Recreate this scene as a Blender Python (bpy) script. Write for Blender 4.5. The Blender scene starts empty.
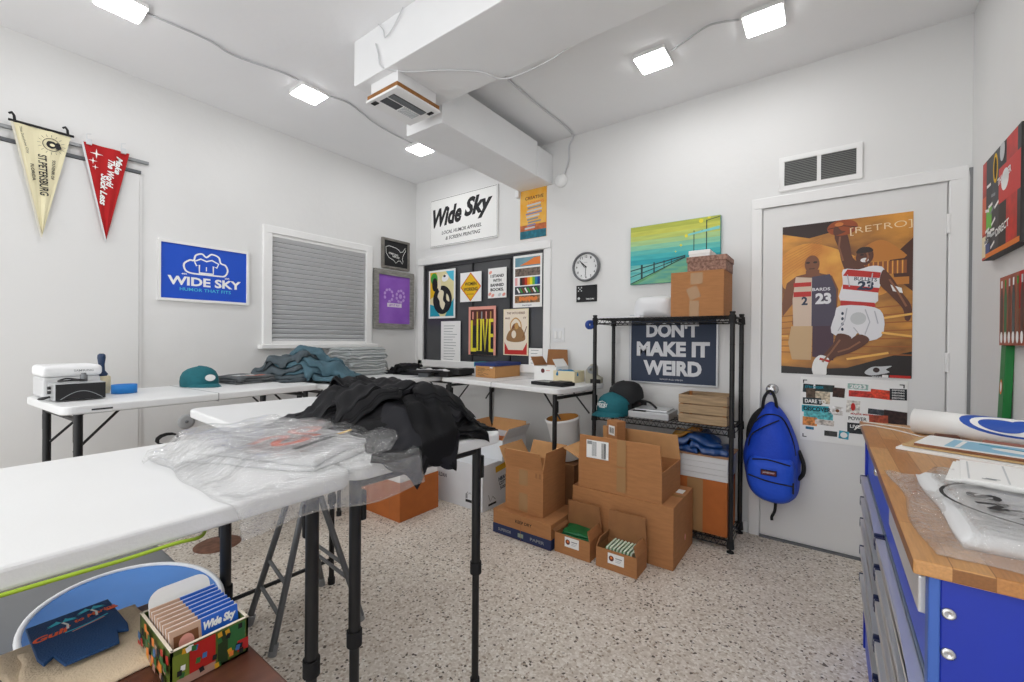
import bpy, bmesh, math, random
import numpy as np
from mathutils import Vector, Matrix

# ------------------------------------------------------------------ camera, world, exposure
S = bpy.context.scene
COL = S.collection
S.view_settings.view_transform = 'Standard'
S.view_settings.look = 'None'
S.view_settings.gamma = 1.0
S.view_settings.use_curve_mapping = False
S.view_settings.exposure = 0.40
S.cycles.transparent_max_bounces = 24

YAW, PITCH, ROLL, FOC = math.radians(36.37), math.radians(-0.22), math.radians(0.47), 430.3
cam_data = bpy.data.cameras.new('camera')
cam = bpy.data.objects.new('camera', cam_data)
COL.objects.link(cam)
fw = Vector((-math.sin(YAW) * math.cos(PITCH), math.cos(YAW) * math.cos(PITCH), math.sin(PITCH)))
r0 = Vector((math.cos(YAW), math.sin(YAW), 0)); u0 = r0.cross(fw)
rr = math.cos(ROLL) * r0 + math.sin(ROLL) * u0
uu = -math.sin(ROLL) * r0 + math.cos(ROLL) * u0
m = Matrix((rr, uu, -fw)).transposed().to_4x4()
m.translation = Vector((3.587, -3.115, 1.22))
cam.matrix_world = m
cam_data.sensor_width = 36.0
cam_data.lens = FOC / 1024 * 36.0
cam_data.clip_start = 0.02
S.camera = cam

world = bpy.data.worlds.new('world'); S.world = world
world.use_nodes = True
wbg = world.node_tree.nodes['Background']
wbg.inputs[0].default_value = (1.0, 1.0, 1.0, 1)
wbg.inputs[1].default_value = 1.4

LIGHT_STRENGTH = 25.0

# ------------------------------------------------------------------ materials
def lin(h):
    h = h.lstrip('#'); c = [int(h[i:i + 2], 16) / 255 for i in (0, 2, 4)]
    return tuple(x / 12.92 if x <= .04045 else ((x + .055) / 1.055) ** 2.4 for x in c)
MATS = {}
def P(name, col, rough=.55, metal=0.0, spec=.5, var=0.0, scale=8.0, bump=0.0, bscale=60.0, col2=None, stretch=None, trans=0.0):
    if name in MATS: return MATS[name]
    m = bpy.data.materials.new(name); m.use_nodes = True; nt = m.node_tree; b = nt.nodes['Principled BSDF']
    c = lin(col); b.inputs['Base Color'].default_value = (*c, 1)
    b.inputs['Roughness'].default_value = rough; b.inputs['Metallic'].default_value = metal
    b.inputs['Specular IOR Level'].default_value = spec
    tc = nt.nodes.new('ShaderNodeTexCoord'); mp = nt.nodes.new('ShaderNodeMapping')
    nt.links.new(tc.outputs['Object'], mp.inputs[0])
    if stretch: mp.inputs['Scale'].default_value = stretch
    if var > 0 or col2:
        n = nt.nodes.new('ShaderNodeTexNoise'); n.inputs['Scale'].default_value = scale; n.inputs['Detail'].default_value = 5
        nt.links.new(mp.outputs[0], n.inputs['Vector'])
        r = nt.nodes.new('ShaderNodeValToRGB')
        a = tuple(x * (1 - var) for x in c) if not col2 else c
        d = tuple(min(1, x * (1 + var)) for x in c) if not col2 else lin(col2)
        r.color_ramp.elements[0].position = .32; r.color_ramp.elements[1].position = .68
        r.color_ramp.elements[0].color = (*a, 1); r.color_ramp.elements[1].color = (*d, 1)
        nt.links.new(n.outputs['Fac'], r.inputs[0]); nt.links.new(r.outputs[0], b.inputs['Base Color'])
    if bump > 0:
        n2 = nt.nodes.new('ShaderNodeTexNoise'); n2.inputs['Scale'].default_value = bscale; n2.inputs['Detail'].default_value = 4
        nt.links.new(mp.outputs[0], n2.inputs['Vector'])
        bp = nt.nodes.new('ShaderNodeBump'); bp.inputs['Strength'].default_value = bump; bp.inputs['Distance'].default_value = .01
        nt.links.new(n2.outputs['Fac'], bp.inputs['Height']); nt.links.new(bp.outputs[0], b.inputs['Normal'])
    MATS[name] = m; return m
def EM(name, col, s):
    if name in MATS: return MATS[name]
    m = bpy.data.materials.new(name); m.use_nodes = True; nt = m.node_tree
    for n in list(nt.nodes): nt.nodes.remove(n)
    o = nt.nodes.new('ShaderNodeOutputMaterial'); e = nt.nodes.new('ShaderNodeEmission')
    e.inputs[0].default_value = (*lin(col), 1); e.inputs[1].default_value = s
    nt.links.new(e.outputs[0], o.inputs[0]); MATS[name] = m; return m
def CLEAR(name, col, opacity=.12, rough=.08, bump=.6, bscale=25):
    if name in MATS: return MATS[name]
    m = bpy.data.materials.new(name); m.use_nodes = True; nt = m.node_tree
    for n in list(nt.nodes): nt.nodes.remove(n)
    o = nt.nodes.new('ShaderNodeOutputMaterial'); t = nt.nodes.new('ShaderNodeBsdfTransparent')
    g = nt.nodes.new('ShaderNodeBsdfGlossy'); d = nt.nodes.new('ShaderNodeBsdfDiffuse')
    t.inputs[0].default_value = (1, 1, 1, 1)
    g.inputs['Roughness'].default_value = rough; d.inputs[0].default_value = (*lin(col), 1)
    n2 = nt.nodes.new('ShaderNodeTexNoise'); n2.inputs['Scale'].default_value = bscale; n2.inputs['Detail'].default_value = 4
    tc = nt.nodes.new('ShaderNodeTexCoord'); nt.links.new(tc.outputs['Object'], n2.inputs['Vector'])
    bp = nt.nodes.new('ShaderNodeBump'); bp.inputs['Strength'].default_value = bump; bp.inputs['Distance'].default_value = .01
    nt.links.new(n2.outputs['Fac'], bp.inputs['Height']); nt.links.new(bp.outputs[0], g.inputs['Normal'])
    lwn = nt.nodes.new('ShaderNodeLayerWeight'); lwn.inputs[0].default_value = .5; nt.links.new(bp.outputs[0], lwn.inputs['Normal'])
    pw = nt.nodes.new('ShaderNodeMath'); pw.operation = 'POWER'; pw.inputs[1].default_value = 3.5; nt.links.new(lwn.outputs['Facing'], pw.inputs[0])
    lw = nt.nodes.new('ShaderNodeMath'); lw.operation = 'MULTIPLY_ADD'; lw.inputs[1].default_value = .45; lw.inputs[2].default_value = .10; nt.links.new(pw.outputs[0], lw.inputs[0])
    m1 = nt.nodes.new('ShaderNodeMixShader'); m1.inputs[0].default_value = opacity
    nt.links.new(t.outputs[0], m1.inputs[1]); nt.links.new(d.outputs[0], m1.inputs[2])
    m2 = nt.nodes.new('ShaderNodeMixShader'); nt.links.new(lw.outputs[0], m2.inputs[0])
    nt.links.new(m1.outputs[0], m2.inputs[1]); nt.links.new(g.outputs[0], m2.inputs[2])
    nt.links.new(m2.outputs[0], o.inputs[0]); MATS[name] = m; return m

def terrazzo():
    m = bpy.data.materials.new('terrazzo'); m.use_nodes = True; nt = m.node_tree; b = nt.nodes['Principled BSDF']
    b.inputs['Roughness'].default_value = .5
    tc = nt.nodes.new('ShaderNodeTexCoord')
    def vor(sc, stops):
        v = nt.nodes.new('ShaderNodeTexVoronoi'); v.inputs['Scale'].default_value = sc
        nt.links.new(tc.outputs['Object'], v.inputs['Vector'])
        sp = nt.nodes.new('ShaderNodeSeparateColor'); nt.links.new(v.outputs['Color'], sp.inputs[0])
        r = nt.nodes.new('ShaderNodeValToRGB'); r.color_ramp.interpolation = 'CONSTANT'
        while len(r.color_ramp.elements) < len(stops): r.color_ramp.elements.new(.5)
        for e, (p, c) in zip(r.color_ramp.elements, stops): e.position = p; e.color = (*lin(c), 1)
        nt.links.new(sp.outputs[0], r.inputs[0]); return v, r, sp
    v1, r1, s1 = vor(115, [(0, '#d8cfc3'), (.2, '#e6dfd6'), (.42, '#d0c6ba'), (.6, '#e0d8ce'), (.78, '#f0ebe4'), (.90, '#b4a696'), (.965, '#62584e')])
    v2, r2, s2 = vor(55, [(0, '#a99a8b'), (.4, '#f1ece4'), (.75, '#5a4e46'), (.85, '#c4b5a4')])
    # small scattered bigger chips where the second voronoi's distance is low
    lt = nt.nodes.new('ShaderNodeMath'); lt.operation = 'LESS_THAN'; lt.inputs[1].default_value = .30
    nt.links.new(v2.outputs['Distance'], lt.inputs[0])
    gt = nt.nodes.new('ShaderNodeMath'); gt.operation = 'GREATER_THAN'; gt.inputs[1].default_value = .55
    nt.links.new(s2.outputs[1], gt.inputs[0])
    mu = nt.nodes.new('ShaderNodeMath'); mu.operation = 'MULTIPLY'
    nt.links.new(lt.outputs[0], mu.inputs[0]); nt.links.new(gt.outputs[0], mu.inputs[1])
    mx = nt.nodes.new('ShaderNodeMix'); mx.data_type = 'RGBA'
    nt.links.new(mu.outputs[0], mx.inputs[0]); nt.links.new(r1.outputs[0], mx.inputs[6]); nt.links.new(r2.outputs[0], mx.inputs[7])
    n = nt.nodes.new('ShaderNodeTexNoise'); n.inputs['Scale'].default_value = 2.2; n.inputs['Detail'].default_value = 4
    nt.links.new(tc.outputs['Object'], n.inputs['Vector'])
    rr_ = nt.nodes.new('ShaderNodeValToRGB')
    rr_.color_ramp.elements[0].position = .35; rr_.color_ramp.elements[0].color = (.90, .87, .84, 1)
    rr_.color_ramp.elements[1].position = .6; rr_.color_ramp.elements[1].color = (1, .99, .97, 1)
    nt.links.new(n.outputs['Fac'], rr_.inputs[0])
    m3 = nt.nodes.new('ShaderNodeMix'); m3.data_type = 'RGBA'; m3.blend_type = 'MULTIPLY'; m3.inputs[0].default_value = 1
    nt.links.new(mx.outputs[2], m3.inputs[6]); nt.links.new(rr_.outputs[0], m3.inputs[7])
    nt.links.new(m3.outputs[2], b.inputs['Base Color'])
    return m

WALL = P('painted_wall', '#e4e4e3', .6, var=.02, scale=1.5, bump=.15, bscale=18)
CEIL = P('painted_ceiling', '#f0f0f1', .7, var=.03, scale=.8, bump=.2, bscale=12)
TRIM = P('white_trim', '#efefee', .4)
DUCT = P('duct_paint', '#ecedee', .55, var=.03, scale=2)
WHITE = P('white_plastic', '#f2f3f4', .42, bump=.08, bscale=150)
TOPW = P('table_plastic', '#e9eaea', .38, var=.015, scale=3, bump=.06, bscale=220)
BLACK = P('black_metal', '#141416', .45, var=.15)
MATB = P('matt_black', '#19191b', .8)
GREYM = P('grey_metal', '#74777a', .42, .5)
CHROME = P('chrome', '#cfd0d2', .22, .95)
CARD = P('cardboard', '#b07a4c', .85, var=.07, scale=14, bump=.1, bscale=40, stretch=(1, 1, 6))
CARDI = P('cardboard_inside', '#cf9d69', .85, var=.06, scale=14)
CARDO = P('cardboard_orange', '#b8682f', .85, var=.06, scale=14)
CARDD = P('cardboard_dark', '#9a6a42', .85, var=.08, scale=14)
TAPE = P('packing_tape', '#a98258', .25)
PAPER = P('white_paper', '#f3f3f1', .75)
CREAM = P('cream_paper', '#efe2c0', .8)
BLUE = P('cabinet_blue', '#0a2da8', .38, var=.05)
NAVY = P('navy_print', '#2b3850', .6)
RED = P('red_print', '#bf2620', .65)
INK = P('black_ink', '#17171a', .7)

# ------------------------------------------------------------------ mesh builder
RX = Matrix.Rotation(-math.pi / 2, 4, 'X')       # art drawn upright, laid on its back: faces up
def TR(x, y, z): return Matrix.Translation((x, y, z))
def RZ(a): return Matrix.Rotation(a, 4, 'Z')
def spline(pts, n=6, closed=True):
    out = []; N = len(pts); rng = N if closed else N - 1
    for i in range(rng):
        g = lambda k: pts[k % N] if closed else pts[max(0, min(N - 1, k))]
        p0, p1, p2, p3 = g(i - 1), g(i), g(i + 1), g(i + 2)
        for j in range(n):
            t = j / n
            out.append(tuple(.5 * ((2 * b) + (-a + c) * t + (2 * a - 5 * b + 4 * c - d) * t * t + (-a + 3 * b - 3 * c + d) * t ** 3)
                             for a, b, c, d in zip(p0, p1, p2, p3)))
    if not closed: out.append(tuple(pts[-1]))
    return out
_tc = {}
def text_geo(s, bold, shear, spacing):
    k = (s, bold, shear, spacing)
    if k in _tc: return _tc[k]
    cu = bpy.data.curves.new('t', 'FONT'); cu.body = s; cu.size = 1; cu.offset = bold; cu.shear = shear
    cu.space_character = spacing; cu.resolution_u = 3; cu.fill_mode = 'FRONT'; cu.align_x = 'LEFT'; cu.space_line = .85
    ob = bpy.data.objects.new('t', cu)
    me = bpy.data.meshes.new_from_object(ob)
    v = [(p.co.x, p.co.y) for p in me.vertices]; f = [tuple(p.vertices) for p in me.polygons]
    nrm = [p.normal.z for p in me.polygons]
    f = [t if n > 0 else t[::-1] for t, n in zip(f, nrm)]
    bpy.data.objects.remove(ob); bpy.data.curves.remove(cu); bpy.data.meshes.remove(me)
    _tc[k] = (v, f); return _tc[k]
class MB:
    def __init__(s, T=None): s.v = []; s.f = []; s.m = []; s.sm = []; s.mats = []; s.T = T or Matrix.Identity(4); s.lay = 0; s.clip = None
    def mi(s, mat):
        if mat not in s.mats: s.mats.append(mat)
        return s.mats.index(mat)
    def add(s, vs, fs, mat, smooth=False, T=None):
        o = len(s.v); M = s.T @ T if T is not None else s.T
        s.v += [tuple(M @ Vector(p)) for p in vs]; k = s.mi(mat)
        for f in fs: s.f.append(tuple(i + o for i in f)); s.m.append(k); s.sm.append(smooth)
    def box(s, x0, x1, y0, y1, z0, z1, mat, T=None):
        vs = [(x, y, z) for z in (z0, z1) for y in (y0, y1) for x in (x0, x1)]
        s.add(vs, [(0, 2, 3, 1), (4, 5, 7, 6), (0, 1, 5, 4), (2, 6, 7, 3), (0, 4, 6, 2), (1, 3, 7, 5)], mat, T=T)
    def prism(s, poly, z0, z1, mat, smooth=False, T=None, matside=None):
        n = len(poly); a = sum(poly[i][0] * poly[(i + 1) % n][1] - poly[(i + 1) % n][0] * poly[i][1] for i in range(n))
        if a < 0: poly = poly[::-1]
        vs = [(p[0], p[1], z0) for p in poly] + [(p[0], p[1], z1) for p in poly]
        s.add(vs, [tuple(range(n))[::-1], tuple(range(n, 2 * n))], mat, T=T)
        s.add(vs, [(i, (i + 1) % n, n + (i + 1) % n, n + i) for i in range(n)], matside or mat, smooth, T=T)
    def tube(s, pts, r, mat, n=10, closed=False, T=None):
        pts = [Vector(p) for p in pts]; N = len(pts); vs = []; fs = []
        rs = r if isinstance(r, (list, tuple)) else [r] * N
        up = None
        for i, p in enumerate(pts):
            a = pts[(i - 1) % N] if (closed or i > 0) else p; b = pts[(i + 1) % N] if (closed or i < N - 1) else p
            t = (b - a).normalized() if (b - a).length > 1e-9 else Vector((0, 0, 1))
            if up is None: up = Vector((0, 0, 1)) if abs(t.z) < .9 else Vector((1, 0, 0))
            x = up.cross(t)
            if x.length < 1e-4: x = Vector((1, 0, 0)).cross(t)
            x.normalize(); y = t.cross(x); up = y
            for k in range(n):
                an = 2 * math.pi * k / n; vs.append(tuple(p + rs[i] * (math.cos(an) * x + math.sin(an) * y)))
        R = N if closed else N - 1
        for i in range(R):
            for k in range(n):
                fs.append((i * n + k, i * n + (k + 1) % n, ((i + 1) % N) * n + (k + 1) % n, ((i + 1) % N) * n + k))
        s.add(vs, fs, mat, True, T=T)
        if not closed:
            s.add(vs[:n], [tuple(range(n))[::-1]], mat, T=T); s.add(vs[-n:], [tuple(range(n))], mat, T=T)
    def lathe(s, prof, mat, n=24, T=None, cap=True):
        vs = []; fs = []
        for r, z in prof:
            for k in range(n): a = 2 * math.pi * k / n; vs.append((r * math.cos(a), r * math.sin(a), z))
        for i in range(len(prof) - 1):
            for k in range(n): fs.append((i * n + k, i * n + (k + 1) % n, (i + 1) * n + (k + 1) % n, (i + 1) * n + k))
        s.add(vs, fs, mat, True, T=T)
        if cap:
            s.add(vs[:n], [tuple(range(n))[::-1]], mat, T=T); s.add(vs[-n:], [tuple(range(n))], mat, T=T)
    def grid(s, P_, nx, ny, mat, smooth=True, T=None):
        fs = [(j * nx + i, j * nx + i + 1, (j + 1) * nx + i + 1, (j + 1) * nx + i) for j in range(ny - 1) for i in range(nx - 1)]
        s.add(P_, fs, mat, smooth, T=T)
    # flat artwork in the local xz plane, front face towards -y; each call sits a hair above the last layer
    def cl(s, x, z): return (x, z) if not s.clip else (max(-s.clip[0], min(s.clip[0], x)), max(-s.clip[1], min(s.clip[1], z)))
    def poly(s, pts, mat, lay=None, sm=0):
        if sm: pts = spline(pts, sm)
        pts = [s.cl(p[0], p[1]) for p in pts]; n = len(pts); a = sum(pts[i][0] * pts[(i + 1) % n][1] - pts[(i + 1) % n][0] * pts[i][1] for i in range(n))
        if a < 0: pts = pts[::-1]
        s.lay += 1
        y = -.00006 * (s.lay if lay is None else lay)
        s.add([(p[0], y, p[1]) for p in pts], [tuple(range(n))], mat)
    def rect(s, x0, z0, x1, z1, mat, rot=0):
        cx, cz = (x0 + x1) / 2, (z0 + z1) / 2; c, d = math.cos(rot), math.sin(rot)
        s.poly([(cx + (x - cx) * c - (z - cz) * d, cz + (x - cx) * d + (z - cz) * c) for x, z in ((x0, z0), (x1, z0), (x1, z1), (x0, z1))], mat)
    def ell(s, cx, cz, rx, rz, mat, rot=0, n=24):
        c, d = math.cos(rot), math.sin(rot)
        s.poly([(cx + rx * math.cos(a) * c - rz * math.sin(a) * d, cz + rx * math.cos(a) * d + rz * math.sin(a) * c) for a in [2 * math.pi * k / n for k in range(n)]], mat)
    def stroke(s, pts, w, mat, closed=False, sm=0):
        if sm: pts = spline(pts, sm, closed)
        N = len(pts); s.lay += 1; y = -.00006 * s.lay; vs = []
        for i, p in enumerate(pts):
            a = pts[(i - 1) % N] if (closed or i) else p; b = pts[(i + 1) % N] if (closed or i < N - 1) else p
            dx, dz = b[0] - a[0], b[1] - a[1]; l = math.hypot(dx, dz) or 1; nx, nz = -dz / l * w / 2, dx / l * w / 2
            q1 = s.cl(p[0] - nx, p[1] - nz); q2 = s.cl(p[0] + nx, p[1] + nz); vs += [(q1[0], y, q1[1]), (q2[0], y, q2[1])]
        R = N if closed else N - 1
        s.add(vs, [(2 * i, 2 * ((i + 1) % N), 2 * ((i + 1) % N) + 1, 2 * i + 1) for i in range(R)], mat)
    def text(s, t, cx, cz, w, h, mat, bold=.02, shear=0, rot=0, sp=1.0):
        v, f = text_geo(t, bold, shear, sp); s.lay += 1; y = -.00006 * s.lay
        x0 = min(p[0] for p in v); x1 = max(p[0] for p in v); z0 = min(p[1] for p in v); z1 = max(p[1] for p in v)
        c, d = math.cos(rot), math.sin(rot); out = []
        for px, pz in v:
            a = ((px - x0) / (x1 - x0) - .5) * w; b = ((pz - z0) / (z1 - z0) - .5) * h
            out.append((cx + a * c - b * d, y, cz + a * d + b * c))
        s.add(out, f, mat)
    def build(s, name, parent=None, loc=None, bevel=0, seg=2, sub=0):
        me = bpy.data.meshes.new(name); me.from_pydata(s.v, [], s.f)
        for m_ in s.mats: me.materials.append(m_)
        me.polygons.foreach_set('material_index', s.m); me.polygons.foreach_set('use_smooth', s.sm); me.update()
        o = bpy.data.objects.new(name, me); COL.objects.link(o)
        if bevel:
            bm = bmesh.new(); bm.from_mesh(me); bmesh.ops.remove_doubles(bm, verts=bm.verts, dist=1e-5); bm.to_mesh(me); bm.free()
            b = o.modifiers.new('bevel', 'BEVEL'); b.width = bevel; b.segments = seg; b.limit_method = 'ANGLE'; b.angle_limit = math.radians(40)
        if sub:
            u = o.modifiers.new('sub', 'SUBSURF'); u.levels = sub; u.render_levels = sub
        if parent: o.parent = parent
        if loc: o.location = loc
        return o
def thing(name, label, cat, loc=(0, 0, 0), rz=0, group=None):
    o = bpy.data.objects.new(name, None); COL.objects.link(o); o.empty_display_size = .1
    o.location = loc; o.rotation_euler = (0, 0, rz); return tag(o, label, cat, group)
def tag(o, label, cat, group=None):
    o['label'] = label; o['category'] = cat
    if group: o['group'] = group
    return o
def struct(name, mb, bevel=0, parent=None):
    o = mb.build(name, parent, bevel=bevel)
    if parent is None: o['kind'] = 'structure'
    return o
def kids(o): return [c for c in bpy.data.objects if c.parent == o]
def dup(o, label, loc=None, rz=None, parent=None):
    c = o.copy(); COL.objects.link(c)
    if parent is not None: c.parent = parent
    if loc is not None: c.location = loc
    if rz is not None: c.rotation_euler = (0, 0, rz)
    if label: c['label'] = label
    for k in kids(o): dup(k, None, parent=c)
    return c
def bx(x0, x1, y0, y1, z0, z1, mat, T=None):
    b = MB(T); b.box(x0, x1, y0, y1, z0, z1, mat); return b
def rrect(w, d, r, n=5, cx=0, cy=0):
    out = []
    for sx, sy, a0 in ((1, 1, 0), (-1, 1, 90), (-1, -1, 180), (1, -1, 270)):
        for k in range(n + 1):
            a = math.radians(a0 + 90 * k / n)
            out.append((cx + sx * (w / 2 - r) + r * math.cos(a), cy + sy * (d / 2 - r) + r * math.sin(a)))
    return out
LW = math.pi / 2      # rotation for things on the left wall (x = 0)
RW = -math.pi / 2     # right wall

# ------------------------------------------------------------------ room shell
RX1 = 4.16; CH = 2.88; YB = -4.45
f_ = MB(); f_.box(-.15, RX1 + .15, YB, .15, -.1, 0, terrazzo()); struct('floor', f_)
c_ = MB(); c_.box(-.15, RX1 + .15, YB, .15, CH, CH + .1, CEIL); struct('ceiling', c_)
w = MB(); w.box(-.12, 0, YB, -1.49, 0, CH, WALL); w.box(-.12, 0, -.63, .12, 0, CH, WALL)
w.box(-.12, 0, -1.49, -.63, 0, 1.16, WALL); w.box(-.12, 0, -1.49, -.63, 2.06, CH, WALL); struct('wall_left', w)
w = MB(); w.box(0, .13, 0, .12, 0, CH, WALL); w.box(1.63, RX1, 0, .12, 0, CH, WALL)
w.box(.13, 1.63, 0, .12, 0, 1.0, WALL); w.box(.13, 1.63, 0, .12, 1.99, CH, WALL); struct('wall_back', w)
w = MB(); w.box(RX1, RX1 + .12, YB, .12, 0, CH, WALL); struct('wall_right', w)

# left wall: window with closed horizontal blinds
win = MB(TR(0, -1.06, 1.62) @ RZ(LW))
for (a, b, c, d) in ((-.50, .50, .43, .49), (-.50, -.43, -.46, .43), (.43, .50, -.46, .43)):
    win.box(a, b, -.022, .03, c, d, TRIM)
wo = struct('window_1', win, .006)
s = MB(TR(0, -1.06, 1.62) @ RZ(LW)); s.box(-.53, .53, -.07, .03, -.49, -.455, TRIM); s.build('window_sill', wo, bevel=.005)
SL = P('blind_slat', '#dfe0e2', .45)
s = MB(TR(0, -1.06, 1.62) @ RZ(LW))
for k in range(22):
    z = -.44 + k * .0387
    s.add([(-.425, .012, z), (.425, .012, z), (.425, -.010, z + .029), (-.425, -.010, z + .029), (-.425, .015, z + .002), (.425, .015, z + .002), (.425, -.007, z + .031), (-.425, -.007, z + .031)],
          [(0, 1, 2, 3), (7, 6, 5, 4), (0, 4, 5, 1), (3, 2, 6, 7)], SL)
s.box(-.43, .43, -.012, .03, .405, .43, TRIM); s.box(-.43, .43, -.012, .03, -.458, -.428, TRIM); s.box(-.43, .43, .020, .026, -.44, .41, P('blind_back', '#8f9092', .6))
s.build('window_blind', wo)
# sliding door panel with its rails
d = MB(TR(0, -3.3, 0) @ RZ(LW)); d.box(-1.0, .99, -.018, 0, .0, 2.26, P('door_panel_paint', '#e2e2e1', .5, bump=.1, bscale=10)); struct('door_2', d, .004)
ALU = P('rail_metal', '#9a9c9e', .4, .5)
d = MB(TR(0, -3.3, 0) @ RZ(LW)); d.box(-1.0, 1.035, -.02, 0, 2.335, 2.352, ALU); d.box(-1.0, .995, -.026, 0, 2.262, 2.28, P('rail_dark', '#55585c', .5)); struct('trim_1', d)
d = MB(TR(0, -3.3, 0) @ RZ(LW)); d.box(.99, 1.004, -.010, 0, .0, 2.26, TRIM); struct('trim_2', d)

# back wall: interior window (dark glass) behind the posters
g = MB()
g.box(.06, .13, -.02, .12, .95, 1.99, TRIM); g.box(1.63, 1.70, -.02, .12, .95, 1.99, TRIM)
g.box(.06, 1.70, -.028, .12, 1.99, 2.06, TRIM); g.box(.06, 1.70, -.02, .12, .93, 1.0, TRIM)
wo = struct('window_2', g, .006)
pane = MB(); pane.box(.13, 1.63, .020, .026, 1.0, 1.99, P('dark_glass', '#4a4b4e', .12, spec=.6)); pane.build('window_pane', wo)
g = MB()
for xx in (.80, 1.255): g.box(xx, xx + .012, .005, .019, 1.0, 1.99, P('glass_joint', '#26272a', .5))
g.box(.13, 1.63, .004, .019, 1.955, 1.99, P('window_track', '#38393c', .45)); g.box(.13, .15, .004, .019, 1.0, 1.955, MATS['window_track'])
g.build('window_frame', wo)

# door in the back wall
fr = MB(); fr.box(3.185, 3.245, -.025, 0, 0, 2.05, TRIM); fr.box(4.075, 4.145, -.025, 0, 0, 2.05, TRIM); fr.box(3.185, 4.145, -.025, 0, 2.05, 2.115, TRIM)
struct('trim_3', fr, .006)
fr = MB(); fr.box(4.148, 4.16, -.02, 0, 0, 2.1, P('painted_gap_shade', '#8b8c8e', .6)); struct('gap_shade_strip', fr)  # shade between door frame and right wall, painted as a grey strip
dr = MB(); dr.box(3.25, 4.07, -.014, 0, .012, 2.044, P('door_paint', '#e6e6e5', .45, bump=.06, bscale=12)); do = struct('door_1', dr, .003)
k = MB(TR(3.308, -.014, .925) @ Matrix.Rotation(math.pi / 2, 4, 'X'))
k.lathe([(.034, 0), (.034, .006), (.013, .010), (.012, .035), (.026, .042), (.031, .055), (.028, .066), (.012, .070)], CHROME, 24); k.build('door_knob', do)
for z in (1.83, 1.12, .3):
    h = MB(); h.box(4.066, 4.082, -.030, -.012, z - .05, z + .05, TRIM); h.build('hinge', do, bevel=.003)
th = MB(); th.box(3.245, 4.075, -.03, 0, 0, .01, P('threshold', '#6d6f72', .5)); struct('trim_5', th)
bb = MB()
bb.box(2.26, 3.18, -.012, 0, 0, .07, TRIM); struct('baseboard_back', bb)

# hung ducts under the ceiling (built in)
dc = MB(); dc.box(1.43, RX1, -1.70, -1.28, 2.63, CH, DUCT); o = struct('trim_6', dc, .004)
dc = MB(); dc.box(1.375, 1.70, -1.281, -.23, 2.525, 2.80, DUCT); dc.box(1.372, 1.704, -.23, 0, 2.525, 2.77, DUCT); dc.box(1.34, 1.38, -.04, 0, 2.47, 2.53, DUCT); struct('trim_7', dc, .004)

# ------------------------------------------------------------------ things on the walls
def wl(wall, h, z, off=0.0):
    return {'B': ((h, -off, z), 0), 'L': ((off, h, z), LW), 'R': ((RX1 - off, h, z), RW)}[wall]
def sheet(name, label, cat, wall, h, z, w_, h_, th, back, draw, group=None, off=0.0, tilt=0):
    b = MB(); b.box(-w_ / 2, w_ / 2, -th, 0, -h_ / 2, h_ / 2, back); b.T = TR(0, -th, 0); b.clip = (w_ / 2 - .0005, h_ / 2 - .0005)
    draw(b, w_, h_); o = b.build(name); loc, rz = wl(wall, h, z, off); o.location = loc; o.rotation_euler = (0, tilt, rz)
    return tag(o, label, cat, group)
def framed(name, label, cat, wall, h, z, w_, h_, fwid, fth, fmat, pmat, draw, panel='picture', ffr=None):
    loc, rz = wl(wall, h, z); t = thing(name, label, cat, loc, rz)
    f = MB()
    for a, b, c, d in ((-w_ / 2, w_ / 2, h_ / 2 - fwid, h_ / 2), (-w_ / 2, w_ / 2, -h_ / 2, -h_ / 2 + fwid), (-w_ / 2, -w_ / 2 + fwid, -h_ / 2 + fwid, h_ / 2 - fwid), (w_ / 2 - fwid, w_ / 2, -h_ / 2 + fwid, h_ / 2 - fwid)):
        f.box(a, b, -fth, 0, c, d, fmat)
    f.build('frame', t, bevel=.002)
    p = MB(); iw, ih = w_ - 2 * fwid, h_ - 2 * fwid; p.box(-iw / 2, iw / 2, -fth * .6, -.001, -ih / 2, ih / 2, pmat); p.T = TR(0, -fth * .6, 0); p.clip = (iw / 2, ih / 2)
    draw(p, iw, ih); p.build(panel, t); return t
YEL = P('yellow_print', '#e8b90c', .65); TEALP = P('teal_print', '#1d9ab0', .65); ORG = P('orange_print', '#e8823a', .65)
GRN = P('green_print', '#3e9a3c', .65); BLUP = P('blue_print', '#1450c8', .55); SKY = P('sky_print', '#4fc0dd', .6)
PINK = P('pink_print', '#e8a091', .7); GRYP = P('grey_print', '#8f9396', .7); LGRY = P('light_grey_print', '#c9ccce', .7)
BRNP = P('brown_print', '#7b4a2a', .7); TANP = P('tan_print', '#c99a5a', .7); PURP = P('purple_print', '#8a4fc0', .5, col2='#a06ad0', scale=4)

# blue Wide Sky sign
def d_blue(b, w, h):
    W_ = PAPER; k = w / .52
    cl = spline([(-.11, -.04), (-.155, -.02), (-.165, .03), (-.125, .065), (-.095, .068), (-.08, .11), (-.035, .128), (.0, .105), (.04, .135), (.095, .118), (.112, .07), (.15, .055), (.168, .01), (.145, -.035), (.10, -.042), (0, -.042)], 6)
    b.stroke([(x * k * .8, z * k * .85 + .03) for x, z in cl], .011, W_, closed=True)
    sh = [(-.085, .06), (-.04, .085), (0, .07), (.04, .085), (.09, .06), (.075, .025), (.05, .035), (.05, -.03), (-.05, -.03), (-.05, .035), (-.07, .025)]
    b.stroke([(x * k * .85, z * k * .85 + .03) for x, z in sh], .010, W_, closed=True)
    b.rect(-.003, .02, .003, .05, W_)
    b.text('WIDE SKY', 0, -.062, w * .86, .062, W_, bold=.035)
    b.text('HUMOR THAT FITS', 0, -.118, w * .60, .022, SKY, bold=.01)
    b.text('est', -.13, -.012, .03, .012, W_); b.text('2009', .13, -.018, .03, .012, W_)
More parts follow.
